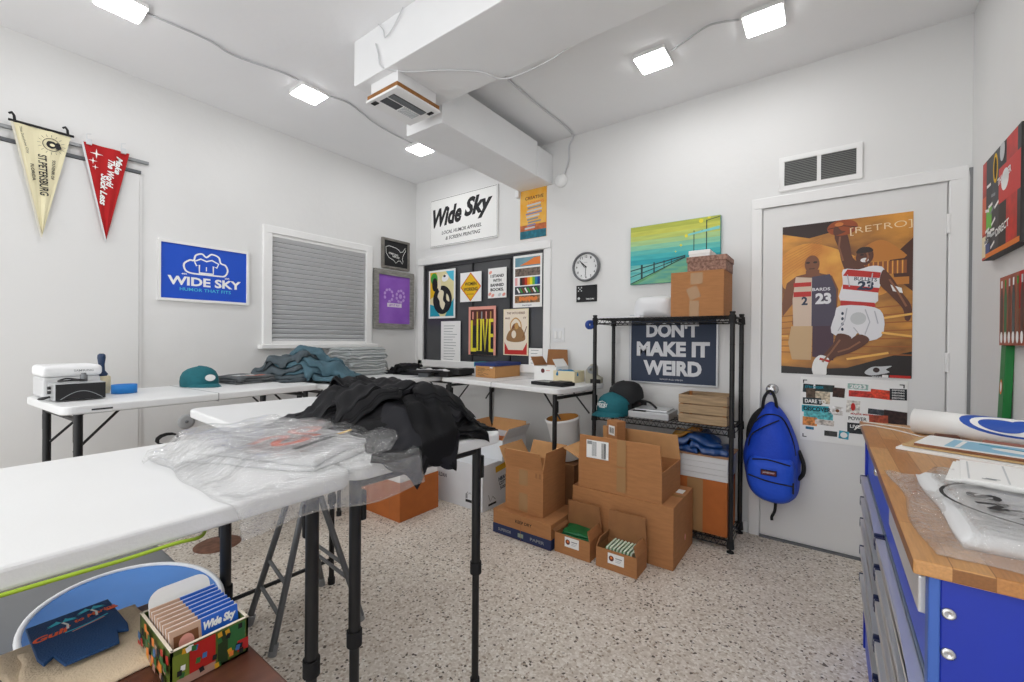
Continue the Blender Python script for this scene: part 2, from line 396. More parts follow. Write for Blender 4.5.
framed('shop_sign', 'blue sign with a white cloud and shirt logo on the left wall', 'sign', 'L', -1.939, 1.666, .556, .408, .018, .022, TRIM, BLUP, d_blue, 'panel')

def d_usa(b, w, h):
    pts = [(-.13, .06), (-.09, .075), (0, .065), (.04, .05), (.06, .03), (.09, .04), (.125, .085), (.13, .055), (.10, .01), (.085, -.03), (.095, -.06), (.085, -.085), (.06, -.055), (.03, -.06), (.0, -.085), (-.03, -.06), (-.09, -.04), (-.125, 0)]
    b.stroke([(x * w / .31, z * h / .25) for x, z in pts], .005, PAPER, closed=True)
    b.text('HOMETOWN', -.03, .0, .12, .02, PAPER, shear=.3, rot=-.12); b.text('HEROES', .0, -.025, .09, .018, PAPER, shear=.3, rot=-.12)
framed('map_picture', 'small dark framed picture of a white outlined map, above the purple picture', 'picture', 'L', -.28, 2.075, .34, .30, .022, .03, P('grey_wood', '#7c7872', .7, var=.2, scale=20), INK, d_usa)
def d_pur(b, w, h):
    LV = P('lavender_print', '#c9a5e6', .6)
    random.seed(3)
    for cx in (-.07, .075):
        for a in range(9):
            an = a * 2 * math.pi / 9
            if cx < 0 and a in (6,): continue
            b.ell(cx + .05 * math.cos(an), .04 + .06 * math.sin(an), .014, .017, LV, an, 8)
    b.ell(.075, .04, .02, .024, LV); b.rect(-.09, -.075, .09, -.035, P('pale_print', '#efe3f6', .6)); b.text('LET IT FLY', 0, -.055, .13, .02, PURP)
framed('purple_picture', 'purple print in a weathered grey wooden frame beside the window', 'picture', 'L', -.297, 1.612, .49, .585, .05, .035, P('weathered_wood', '#8d8b86', .75, var=.25, scale=16, stretch=(1, 1, 4)), PURP, d_pur)

# pennants
def pennant(name, label, y, zt, w_, hh, col, trim, draw, hanger):
    t = thing(name, label, 'pennant', (.036, y, zt), LW)
    b = MB(); n = 9
    def row(zf, yoff): return [(-w_ / 2 * (1 - zf) + w_ * (1 - zf) * i / n, -.006 - yoff - .004 * math.sin(i * 1.3), -hh * zf) for i in range(n + 1)]
    vs = []; rows = 10
    for j in range(rows + 1): vs += row(min(j / rows, .995), 0)
    for j in range(rows + 1): vs += [(x, y_ + .003, z) for x, y_, z in row(min(j / rows, .995), 0)]
    N = n + 1; fs = []
    for j in range(rows):
        for i in range(n):
            a = j * N + i; fs.append((a, a + N, a + N + 1, a + 1)); o = N * (rows + 1); fs.append((a + o, a + o + 1, a + o + N + 1, a + o + N))
    b.add(vs, fs, col); b.T = TR(0, -.0115, 0); draw(b); b.build('felt', t)
    e = MB(); e.prism([(-w_ / 2 - .004, 0), (-w_ / 2 + .006, 0), (.002, -hh), (-.004, -hh)], -.003, .003, trim, T=Matrix.Rotation(math.pi / 2, 4, 'X') @ TR(0, 0, .008)); e.build('edge_tape', t)
    hanger(t, w_); return t
CRF = P('cream_felt', '#e9e1bd', .9, bump=.1, bscale=200); RDF = P('red_felt', '#b3191d', .9, bump=.1, bscale=200)
def d_p1(b):
    for k in range(16):
        a = k * 2 * math.pi / 16; b.stroke([(.035 + .042 * math.cos(a), -.075 + .042 * math.sin(a)), (.035 + .055 * math.cos(a), -.075 + .055 * math.sin(a))], .0015, INK)
    b.stroke([(.035 + .034 * math.cos(a * .3), -.075 + .034 * math.sin(a * .3)) for a in range(21)], .003, INK, closed=True)
    b.poly([(.015, -.08), (.02, -.06), (.035, -.055), (.05, -.06), (.055, -.08), (.04, -.095), (.025, -.093)], INK, sm=4); b.ell(.038, -.076, .010, .008, CRF)
    b.poly([(.058, -.055), (.075, -.085), (.055, -.095), (.05, -.075)], INK, sm=3)
    b.text('ST.PETERSBURG', .004, -.255, .225, .034, INK, bold=.02, rot=-math.pi / 2 + .04)
    b.text('SOUVENIR OF', .042, -.215, .11, .012, INK, rot=-math.pi / 2 - .05); b.text('FLORIDA', -.034, -.25, .09, .013, INK, rot=-math.pi / 2 + .1)
    b.text('The Sunshine City', -.068, -.085, .14, .012, INK, rot=-math.pi / 2 + .22, bold=0)
def h1(t, w_):
    m_ = MB(); m_.tube([(-w_ / 2 - .012, -.008, .006), (w_ / 2 + .012, -.008, .006)], .007, MATB, 8); m_.build('dowel', t)
    for x in (-w_ / 2 + .012, w_ / 2 - .012):
        m_ = MB(); m_.tube([(x, -.008, .006), (x - .004, -.02, .03), (x - .012, -.016, .045), (x - .02, -.006, .04)], .006, MATB, 8); m_.build('hook', t)
pennant('pennant', 'cream felt pennant lettered ST.PETERSBURG hanging left of the red one', -2.738, 2.37, .225, .60, CRF, P('cream_trim', '#d9d4c4', .8), d_p1, h1)
def d_p2(b):
    for x, z, s in ((-.045, -.055, .030), (-.06, -.10, .020), (-.05, -.135, .016)):
        b.poly([(x + (s if k % 2 == 0 else s * .2) * math.cos(k * math.pi / 4), z + (s if k % 2 == 0 else s * .2) * math.sin(k * math.pi / 4)) for k in range(8)], PAPER)
    b.text('Make', .055, -.095, .11, .030, PAPER, bold=.035, shear=.35, rot=-math.pi / 2 - .1)
    b.text('The World', .018, -.155, .17, .032, PAPER, bold=.035, shear=.35, rot=-math.pi / 2 - .06)
    b.text('Suck Less', -.012, -.26, .19, .032, PAPER, bold=.035, shear=.35, rot=-math.pi / 2 - .03)
def h2(t, w_):
    CP = P('clip_plastic', '#d5d8da', .3)
    for x in (-w_ / 2 + .03, w_ / 2 - .03):
        m_ = MB(); m_.box(x - .012, x + .012, -.02, -.002, -.012, .02, CP); m_.tube([(x - .01, -.016, .02), (x - .012, -.02, .045), (x + .008, -.02, .05)], .003, CP, 6); m_.build('clip', t, bevel=.002)
pennant('pennant', 'red felt pennant lettered in white script beside the cream one', -2.473, 2.365, .215, .57, RDF, P('white_trim_tape', '#d9dadb', .8), d_p2, h2)

# Wide Sky wall sign
def d_ws(b, w, h):
    def fr_(m, t): 
        b.stroke([(-w / 2 + m, -h / 2 + m), (w / 2 - m, -h / 2 + m), (w / 2 - m, h / 2 - m), (-w / 2 + m, h / 2 - m)], t, INK, closed=True)
    fr_(.008, .004)
    b.text('Wide', -.20, .055, .40, .19, INK, bold=.045, shear=.38, rot=.05); b.text('Sky', .21, .075, .36, .23, INK, bold=.045, shear=.38, rot=.05)
    b.text('LOCAL HUMOR APPAREL', -.01, -.105, .53, .035, INK, bold=.015, shear=.25, rot=.02); b.text('& SCREEN PRINTING', .01, -.165, .46, .035, INK, bold=.015, shear=.25, rot=.02)
o = sheet('painted_sign', 'white sign with large black script lettering above the poster window', 'sign', 'B', .685, 2.404, .89, .485, .02, PAPER, d_ws)
def d_or(b, w, h):
    b.rect(-w / 2, -h / 2, w / 2, h / 2, P('orange_yellow', '#eda51c', .7, col2='#f0c060', scale=9))
    b.rect(-w / 2, -h / 2, w / 2, -h / 2 + .07, P('deep_teal', '#1f6d80', .7, var=.3, scale=25)); b.rect(-w / 2, -h / 2 + .07, w / 2, -h / 2 + .12, P('rust_print', '#c0683c', .7, var=.3, scale=25))
    b.text('CREATIVE', .01, h * .32, w * .7, .028, BRNP, bold=.03); b.text('LOAFING', .03, h * .22, w * .6, .024, ORG, bold=.03)
    random.seed(5)
    for k in range(9): b.rect(-.09 + random.random() * .04, .07 - k * .025, .02 + random.random() * .08, .085 - k * .025, random.choice([LGRY, GRYP, PAPER, P('mauve_print', '#8f88a8', .7)]), .05)
sheet('event_poster', 'small orange and teal poster taped high under the ceiling duct', 'poster', 'B', 1.511, 2.315, .272, .43, .004, P('poster_orange', '#e8a22a', .7), d_or)

# posters on the dark window
G = 'posters taped to the dark window'
off = .0
def d_globe(b, w, h):
    b.rect(-w / 2 + .02, -h / 2 + .02, w / 2 - .02, h / 2 - .02, P('pale_yellow', '#e3d9a4', .7))
    b.poly([(-w / 2 + .02, h / 2 - .02), (-w / 2 + .02, -.05), (-.08, .0), (-.05, .12), (-.08, h / 2 - .02)], YEL)
    b.poly([(-w / 2 + .02, -h / 2 + .02), (-.02, -h / 2 + .02), (-.1, -.12), (-w / 2 + .02, -.1)], TEALP); b.poly([(w / 2 - .02, -h / 2 + .02), (.05, -h / 2 + .02), (.1, -.14), (w / 2 - .02, -.05)], TEALP)
    b.poly([(w / 2 - .02, h / 2 - .02), (.06, h / 2 - .02), (.12, .15), (w / 2 - .02, .12)], SKY)
    b.ell(.01, -.06, .135, .145, INK, n=32)
    b.poly([(-.06, -.02), (-.02, .04), (.03, .02), (.02, -.06), (.05, -.1), (.02, -.16), (-.02, -.12), (-.03, -.07)], P('cream_print', '#e9dfc0', .7), sm=4); b.poly([(.07, .0), (.1, -.03), (.11, -.08), (.07, -.06)], MATS['cream_print'], sm=4)
    b.poly([(-.05, .2), (-.01, .12), (-.02, .03), (-.05, .05), (-.06, .12)], MATS['cream_print'], sm=4); b.ell(-.11, .16, .05, .06, GRN); b.ell(-.1, .1, .04, .07, INK); b.ell(.05, .16, .05, .035, PAPER, .3); b.ell(.04, .18, .018, .012, INK)
sheet('art_poster', 'yellow and teal poster of a black globe, leftmost on the dark window', 'poster', 'B', .399, 1.677, .38, .495, .004, PAPER, d_globe, G)
def d_yel(b, w, h):
    dm = lambda s, m_: b.poly([(0, h / 2 * s), (w / 2 * s, 0), (0, -h / 2 * s), (-w / 2 * s, 0)], m_)
    dm(.99, P('orange_red', '#d4571f', .65)); dm(.90, YEL); b.text('WOMEN', 0, .03, .15, .035, INK, bold=.03); b.text('WORKING', 0, -.022, .18, .035, INK, bold=.03)
    b.text('IN PROGRESS', 0, -.07, .09, .012, BRNP)
sheet('diamond_poster', 'white poster with a yellow warning diamond on the dark window', 'poster', 'B', .793, 1.724, .272, .285, .004, PAPER, d_yel, G)
def d_ban(b, w, h):
    for i, t in enumerate(('I STAND', 'WITH', 'BANNED', 'BOOKS.')): b.text(t, .0, .065 - i * .042, .155 if i != 1 else .10, .028, INK, bold=.04)
    for x, z in ((-.08, .1), (-.085, -.1), (.08, -.11), (-.05, -.115), (.03, -.11)): b.ell(x, z, .02, .014, random.choice([PINK, LGRY]), .5)
sheet('slogan_poster', 'small white poster reading I STAND WITH BANNED BOOKS', 'poster', 'B', 1.12, 1.74, .215, .277, .004, PAPER, d_ban, G)
def d_tall(b, w, h):
    x0, x1 = -w / 2 + .02, w / 2 - .02
    b.rect(x0, .13, x1, .21, P('strip_sky', '#7fa6b0', .7, col2='#5d8ea0')); b.poly([(x0 + .05, .14), (x0 + .12, .165), (x0 + .2, .20), (x1, .205), (x1, .14)], ORG)
    b.rect(x0, .045, x1, .115, P('strip_bar', '#6f6258', .7, var=.6, scale=60)); 
    cols = ['#e9a9a9', '#f4e9e6', '#2b211c', '#6b1d14', '#c23616', '#f09a18', '#e8dc1e', '#6fb53a', '#1f7fb0', '#173a8a']
    for i, c in enumerate(cols): b.rect(x0 + (x1 - x0) * i / 10, -.035, x0 + (x1 - x0) * (i + 1) / 10, .033, P('stripe_%d' % i, c, .7))
    b.rect(x0, -.115, x1, -.045, P('strip_dark', '#3a3d44', .7, var=.6, scale=50))
    for k in range(8): b.rect(x0 + .03 + k * .028, -.105, x0 + .045 + k * .028, -.055, [PAPER, GRN, BRNP][k % 3], .6)
    b.rect(x0, -.19, x1, -.125, P('strip_brown', '#8c6a4a', .7, var=.6, scale=50)); 
    for k in range(6): b.ell(x0 + .06 + k * .032, -.155, .016, .022, ORG, k)
    b.text('PEACE+JOY', 0, -.213, .10, .012, NAVY)
sheet('strip_poster', 'tall white poster of five picture strips at the right of the dark window', 'poster', 'B', 1.457, 1.732, .305, .46, .004, PAPER, d_tall, G)
def d_love(b, w, h):
    b.rect(-w / 2 + .025, -h / 2, w / 2 - .025, h / 2 - .03, INK); b.rect(-w / 2 + .025, .05, w / 2 - .025, h / 2 - .03, P('dark_red_print', '#5a2a22', .7))
    y_ = P('bright_yellow', '#e8da35', .6)
    b.rect(-.14, -.2, -.115, .1, y_); b.rect(-.14, -.2, -.07, -.165, y_)
    b.stroke([(-.055, -.19), (-.055, .11), (-.01, .11), (-.01, -.19)], .022, y_, closed=True)
    b.stroke([(.015, .11), (.04, -.19), (.065, .11)], .022, y_)
    b.rect(.085, -.2, .107, .11, y_)
    for z in (-.2, -.06, .08): b.rect(.085, z, .14, z + .03, y_)
    for k in range(5): b.rect(-.12 + k * .055, .11, -.105 + k * .055, .18, [PINK, TANP, GRYP][k % 3])
sheet('love_poster', 'pink bordered poster with tall yellow letters LOVE on black', 'poster', 'B', .94, 1.30, .335, .46, .004, PINK, d_love, G)
def d_wit(b, w, h):
    C_ = P('pale_cream', '#efe2cf', .7); b.rect(-w / 2 + .01, -h / 2 + .01, w / 2 - .01, h / 2 - .01, C_)
    b.text('THE WITCHERIES', 0, .17, .2, .02, BRNP); b.text('MAKE', -.09, .125, .05, .016, BRNP); b.text('IT', .1, .125, .03, .016, BRNP)
    b.stroke([(-.05, .0), (-.055, .08), (0, .125), (.055, .08), (.06, .0)], .012, TANP, sm=5); b.ell(0, -.0, .05, .08, BRNP)
    b.poly([(-.1, -.07), (-.08, .0), (-.03, .03), (.04, .05), (.09, .0), (.1, -.07), (0, -.09)], P('sepia', '#9b744a', .7), sm=4); b.ell(-.02, -.02, .025, .035, C_); b.ell(.01, .055, .022, .03, TANP); b.stroke([(.08, -.05), (.12, .05)], .008, BRNP)
    b.poly([(-w / 2 + .015, -.2), (-w / 2 + .015, -.09), (-.08, -.16), (.08, -.16), (w / 2 - .015, -.09), (w / 2 - .015, -.2)], RED)
sheet('figure_poster', 'cream poster of a sepia figure over red corners, behind the cardboard box', 'poster', 'B', 1.335, 1.285, .275, .415, .004, CREAM, d_wit, G)
def d_pap(b, w, h):
    random.seed(9)
    for k in range(13): b.rect(-w * .35, h * .38 - k * .028, w * (.1 + .25 * random.random()), h * .38 - k * .028 + .005, GRYP, random.uniform(-.03, .03))
sheet('handwritten_note', 'sheet of paper with grey handwriting at the lower left of the window', 'paper', 'B', .527, 1.19, .27, .415, .002, PAPER, d_pap)
sheet('printed_notice', 'white printed sheet at the lower right corner of the dark window', 'paper', 'B', 1.548, 1.06, .14, .17, .002, PAPER, d_pap)

# clock
t = thing('wall_clock', 'round grey rimmed wall clock with a white face', 'clock', (2.03, 0, 1.80), 0)
b = MB(Matrix.Rotation(math.pi / 2, 4, 'X')); b.lathe([(.115, 0), (.118, .02), (.114, .038), (.108, .042), (.102, .034), (.102, .015)], P('clock_rim', '#77797c', .35, .4), 40, cap=False); b.build('rim', t)
b = MB(); b.T = TR(0, -.018, 0); b.ell(0, 0, .106, .106, P('clock_face', '#e9eaea', .5), n=40)
for k in range(12): a = math.pi / 2 - k * math.pi / 6; b.text(str(k or 12), .082 * math.cos(a), .082 * math.sin(a), .02 if (k or 12) > 9 else .011, .018, INK)
for k in range(60):
    a = k * math.pi / 30; b.stroke([(.097 * math.cos(a), .097 * math.sin(a)), (.101 * math.cos(a), .101 * math.sin(a))], .0015, INK)
b.text('Sterling', 0, .035, .03, .008, GRYP)
b.build('face', t)
b = MB(); b.T = TR(0, -.024, 0); b.stroke([(.008, -.006), (-.038, .036)], .007, INK); b.stroke([(0, -.01), (-.004, -.078)], .004, INK); b.stroke([(-.01, -.006), (-.055, .055)], .005, INK); b.ell(0, 0, .007, .007, INK); b.build('hands', t)
def d_bk(b, w, h):
    for i in range(3):
        for j in range(3):
            if (i + j) % 2 == 0: b.rect(-w / 2 + .014 + i * .013, h / 2 - .022 - j * .013, -w / 2 + .024 + i * .013, h / 2 - .012 - j * .013, LGRY)
    b.ell(-w / 2 + .022, -h / 2 + .028, .011, .011, LGRY); b.text('WELCOME', w * .18, -h / 2 + .022, .07, .012, PAPER)
sheet('small_black_sign', 'small black sign with tiny white marks below the clock', 'sign', 'B', 2.03, 1.59, .178, .132, .008, INK, d_bk)
# light switch
t = thing('light_switch', 'white double light switch plate right of the dark window', 'switch', (1.775, 0, 1.26), 0)
bx(-.055, .055, -.006, 0, -.058, .058, P('switch_plate', '#e4e5e6', .4)).build('plate', t, bevel=.002)
for x in (-.023, .023): bx(x - .012, x + .012, -.012, -.006, -.03, .03, TRIM).build('toggle', t, bevel=.002)

# pier painting (long, wrapped canvas)
def d_pier(b, w, h):
    def band(z0, z1, m_): b.rect(-w / 2, z0, w / 2, z1, m_)
    cs = ['#b3bb4e', '#c6c958', '#bccb6c', '#a6c98a', '#86c5a4', '#5cbab2', '#3fb2b6', '#25a0ac']
    for i, c in enumerate(cs): band(h / 2 - (i + 1) * h / 12, h / 2 - i * h / 12, P('sky_band_%d' % i, c, .6, var=.10, scale=7, stretch=(1, 1, 9)))
    band(-h / 2, h / 2 - 8 * h / 12, P('sea_teal', '#2fa5a8', .6, col2='#7cc7bd', scale=6, stretch=(1, 1, 6)))
    hz = -.045; vx = .085
    b.poly([(-w / 2, -h / 2), (-w / 2 + .12, -h / 2), (vx - .01, hz), (vx - .02, hz)], P('pier_side', '#5d9a6a', .6, var=.3, scale=20))
    b.poly([(-w / 2 + .05, -h / 2), (w / 2 - .05, -h / 2), (vx + .02, hz), (vx - .005, hz)], P('pier_deck', '#4f9d94', .6, col2='#7fb98a', scale=8, stretch=(1, 1, 5)))
    DK = P('pier_dark', '#1d3b3c', .6)
    b.stroke([(-w / 2, -h / 2 + .10), (vx, hz + .012)], .008, DK); b.stroke([(-w / 2, -h / 2 + .055), (vx, hz + .004)], .006, DK); b.stroke([(-w / 2, -h / 2 + .005), (vx, hz)], .007, DK)
    for f in (0.22, .45, .63, .76, .86, .93): 
        x = -w / 2 + (vx + w / 2) * f; z = -h / 2 + (hz + h / 2) * f; b.rect(x - .009 * (1 - f), z - .0, x + .009 * (1 - f), z + .12 * (1 - f) + .01, DK)
    b.stroke([(.14, hz - .02), (.14, .13)], .005, DK); b.stroke([(.09, .10), (.20, .125)], .004, DK); b.stroke([(.22, -.05), (.22, .19)], .006, DK); b.stroke([(.22, .185), (.30, .20)], .004, DK)
    YG = P('lamp_glow_paint', '#e9dc3a', .6)
    for x, z, r in ((.09, .10, .011), (.185, .188, .014), (.235, .205, .010), (.055, .04, .008), (.02, .0, .005)): b.ell(x, z, r, r, YG)
    b.poly([(.10, .10), (.30, .12), (.30, .14), (.1, .11)], P('cloud_streak', '#7fd0cf', .6))
sheet('pier_painting', 'teal and yellow canvas painting of a pier with lamps', 'painting', 'B', 2.703, 1.84, .608, .42, .03, P('canvas_edge', '#2b8f8f', .6), d_pier)

# DON'T MAKE IT WEIRD sign
def d_dm(b, w, h):
    LG = P('silver_print', '#dfe1e5', .5)
    b.text("DON'T", 0, .135, .36, .105, LG, bold=.05); b.text('MAKE IT', .0, .0, .50, .105, LG, bold=.05); b.text('WEIRD', 0, -.135, .40, .105, LG, bold=.05)
    b.text('HUMANITY RULES / WIDE SKY', 0, -.215, .16, .010, LG, bold=.0)
framed('slogan_sign', 'navy sign with silver letters DONT MAKE IT WEIRD behind the wire shelf', 'sign', 'B', 2.696, 1.16, .605, .50, .012, .02, P('silver_frame', '#c8cacd', .35, .3), NAVY, d_dm, 'panel')

# return air grille above the door
t = thing('air_grille', 'white return air grille with two grey louvred panels above the door', 'vent', (3.531, 0, 2.243), 0)
b = MB()
for a, c, d_, e in ((-.20, .20, .075, .103), (-.20, .20, -.103, -.075), (-.2, -.172, -.075, .075), (.172, .2, -.075, .075), (-.01, .01, -.075, .075)): b.box(a, c, -.012, 0, d_, e, TRIM)
b.build('grille_frame', t, bevel=.002)
GR = P('grille_slat', '#8e8f8c', .5)
for x0, x1 in ((-.172, -.01), (.01, .172)):
    b = MB(); b.box(x0, x1, -.002, 0, -.075, .075, P('grille_back', '#55565a', .8))
    for k in range(15): z = -.072 + k * .0100; b.add([(x0, -.010, z), (x1, -.010, z), (x1, -.003, z + .008), (x0, -.003, z + .008)], [(0, 1, 2, 3)], GR)
    b.build('louvre', t)

# ---- poster of basketball players on the door
def d_bb(b, w, h):
    b.rect(-w / 2, -h / 2, w / 2, h / 2, P('poster_fire', '#5a2a10', .35, col2='#e8a03c', scale=2.6, stretch=(1, 1, 2.2)))
    GOLD = P('gold_glow', '#eeb04a', .4, col2='#c8762a', scale=6); DB = P('dark_brown_print', '#2a140c', .4); SK = P('skin_dark_print', '#5d3423', .45); SK2 = P('skin_mid_print', '#7d4c31', .45)
    WH = P('jersey_white', '#e6e6ea', .5); PU = P('jersey_slate', '#4d4658', .5); RJ = P('jersey_red', '#c02a26', .5)
    b.poly([(-.3, .26), (-.15, .33), (.1, .2), (.22, .05), (.05, -.02), (-.2, .02), (-.3, .1)], GOLD, sm=5)
    b.poly([(-w / 2, h / 2), (-.02, h / 2), (-.06, .38), (-.16, .36), (-w / 2, .40)], DB)
    b.poly([(-w / 2, -h / 2), (w / 2, -h / 2), (w / 2, -.30), (.2, -.33), (.02, -.40), (-.1, -.41), (-w / 2, -.40)], P('poster_black', '#1a1210', .4)); b.poly([(w / 2, h / 2 - .14), (w / 2, .02), (.22, .10), (.2, .2)], P('dusk_brown', '#4a2412', .4))
    for k in range(7): b.stroke([(-w / 2, -.10 - k * .036), (w / 2, -.05 - k * .045)], .006, P('stair_line', '#a35d20', .4))
    b.rect(.02, .06, .28, .10, P('dome_gold', '#c17a2c', .4)); b.poly([(.05, .20), (.07, .25), (.11, .29), (.16, .31), (.20, .29), (.24, .25), (.26, .20)], MATS['dome_gold'], sm=3); b.rect(.04, .12, .27, .19, P('dome_brown', '#8f4e1e', .4))
    for k in range(11): b.rect(.05 + k * .02, .12, .056 + k * .02, .19, GOLD)
    for k in range(8): b.stroke([(-w / 2, .12 + k * .02), (-.1, .27 + k * .012)], .003, P('ray_gold', '#c77f2d', .4))
    # figure standing behind, half light half dark jersey
    b.poly([(-.27, .10), (-.22, .14), (-.175, .15), (-.175, .17), (-.11, .17), (-.11, .15), (-.05, .13), (-.02, .05), (-.03, -.15), (-.24, -.15), (-.235, -.02), (-.29, -.10), (-.30, -.02)], SK2)
    b.ell(-.145, .205, .036, .052, SK2); b.ell(-.165, .215, .010, .006, DB); b.ell(-.130, .215, .010, .006, DB); b.stroke([(-.16, .178), (-.132, .178)], .004, DB)
    b.poly([(-.225, .135), (-.145, .125), (-.145, -.16), (-.235, -.16), (-.24, 0)], P('jersey_cream', '#d9c3b0', .5)); b.rect(-.235, .075, -.148, .10, RJ); b.rect(-.235, .015, -.148, .045, RJ); b.text('2', -.18, -.01, .03, .05, NAVY, bold=.04)
    b.poly([(-.145, .13), (-.06, .14), (-.03, .05), (-.03, -.16), (-.145, -.16)], PU); b.text('23', -.09, .0, .075, .065, WH, bold=.05); b.text('BARDS', -.10, .055, .085, .018, WH)
    b.poly([(-.245, -.16), (-.14, -.16), (-.145, -.36), (-.24, -.36), (-.26, -.26)], P('shorts_cream', '#cfae84', .5)); b.poly([(-.14, -.16), (-.04, -.16), (-.04, -.36), (-.14, -.34)], P('shorts_dark', '#4b3342', .5))
    # leaping figure
    b.poly([(.03, .12), (-.005, .20), (-.02, .28), (-.04, .36), (.01, .375), (.03, .30), (.045, .22), (.10, .16)], SK, sm=4)
    b.ell(-.005, .40, .07, .045, P('ball_orange', '#9a4a22', .5)); b.stroke([(-.07, .40), (0, .41), (.06, .395)], .004, DB); b.poly([(-.04, .36), (-.045, .40), (-.03, .41), (-.01, .385), (.01, .375)], SK, sm=3)
    b.ell(.095, .225, .038, .05, SK, -.15); b.ell(.095, .205, .018, .012, PAPER); b.poly([(.06, .245), (.075, .275), (.115, .275), (.13, .25)], DB, sm=3); b.ell(.083, .235, .008, .005, DB); b.ell(.108, .233, .008, .005, DB)
    b.poly([(.0, .16), (.07, .155), (.13, .17), (.18, .145), (.155, .03), (.14, -.04), (-.01, -.02), (-.0, .08)], WH, sm=3)
    b.poly([(.0, .125), (.16, .10), (.165, .13), (.02, .16)], RJ); b.poly([(.0, .05), (.155, .02), (.16, .045), (.0, .075)], RJ); b.text('23', .10, .062, .07, .05, NAVY, bold=.05, rot=-.12); b.text('BULLETS', .10, .098, .10, .02, NAVY, rot=-.15)
    b.poly([(-.01, -.015), (.14, -.035), (.145, -.06), (-.01, -.045)], RJ)
    b.poly([(.175, .145), (.21, .10), (.25, .02), (.29, -.06), (.285, -.13), (.265, -.13), (.255, -.07), (.20, .01), (.16, .07)], SK, sm=4); b.poly([(.205, .06), (.25, .04), (.255, .012), (.215, .025)], PAPER)
    b.poly([(-.01, -.045), (.14, -.06), (.18, -.12), (.17, -.22), (.10, -.245), (.07, -.20), (.04, -.235), (-.05, -.20), (-.035, -.10)], WH, sm=3); b.ell(.07, -.12, .035, .035, LGRY)
    for k in range(4): b.ell(-.0, -.09 - k * .03, .006, .009, NAVY)
    b.poly([(-.02, -.205), (.04, -.225), (.02, -.29), (-.05, -.36), (-.085, -.40), (-.11, -.385), (-.08, -.32), (-.04, -.26)], SK, sm=4)
    b.poly([(.07, -.21), (.12, -.24), (.06, -.30), (-.02, -.335), (-.05, -.33), (.0, -.28)], SK, sm=4)
    b.poly([(-.10, -.33), (-.06, -.35), (-.07, -.40), (-.075, -.45), (-.12, -.46), (-.14, -.42), (-.13, -.36)], PAPER, sm=4); b.rect(-.105, -.365, -.055, -.352, RJ, -.3)
    HL = P('skin_light_print', '#8c5a3c', .45); SH = P('cloth_fold_grey', '#b9bac2', .5)
    for q_ in (((.0, .21), (-.02, .29), (-.015, .35)), ((.20, .09), (.235, .02), (.27, -.06)), ((-.01, -.24), (-.05, -.31), (-.09, -.37)), ((.08, -.25), (.03, -.29), (-.02, -.31)), ((.105, .245), (.11, .22), (.10, .195))): b.stroke(list(q_), .009, HL)
    for q_ in (((.02, -.06), (.01, -.13), (-.02, -.19)), ((.10, -.07), (.12, -.14), (.10, -.21)), ((.14, -.08), (.155, -.15)), ((.05, -.17), (.07, -.2)), ((.02, .13), (.03, .06)), ((.13, .13), (.12, .05))): b.stroke(list(q_), .005, SH)
    for q_ in (((.18, -.12), (.30, -.10)), ((.17, -.20), (.30, -.22)), ((-.3, -.22), (-.26, -.22)), ((.02, -.35), (.2, -.31))): b.stroke(list(q_), .012, P('gold_streak', '#f0b85a', .4))
    b.ell(-.02, .42, .02, .012, P('ball_glow', '#cf7a3c', .5))
    b.text('[RETRO]', .16, .375, .26, .045, P('retro_gold', '#f3dcb0', .5), bold=-.01, rot=.04)
    b.poly([(.10, -.42), (.13, -.39), (.17, -.385), (.215, -.38), (.19, -.40), (.205, -.415), (.16, -.43), (.12, -.435)], LGRY, sm=3); b.ell(.15, -.405, .014, .014, DB)
    b.text('WIZARDS', .165, -.442, .07, .01, LGRY)
    b.rect(.205, -.446, .29, -.43, RED); b.rect(.175, -.446, .20, -.43, PAPER)
sheet('basketball_poster', 'large orange poster of basketball players taped on the white door', 'poster', 'B', 3.648, 1.473, .59, .89, .003, PAPER, d_bb, off=.0145)
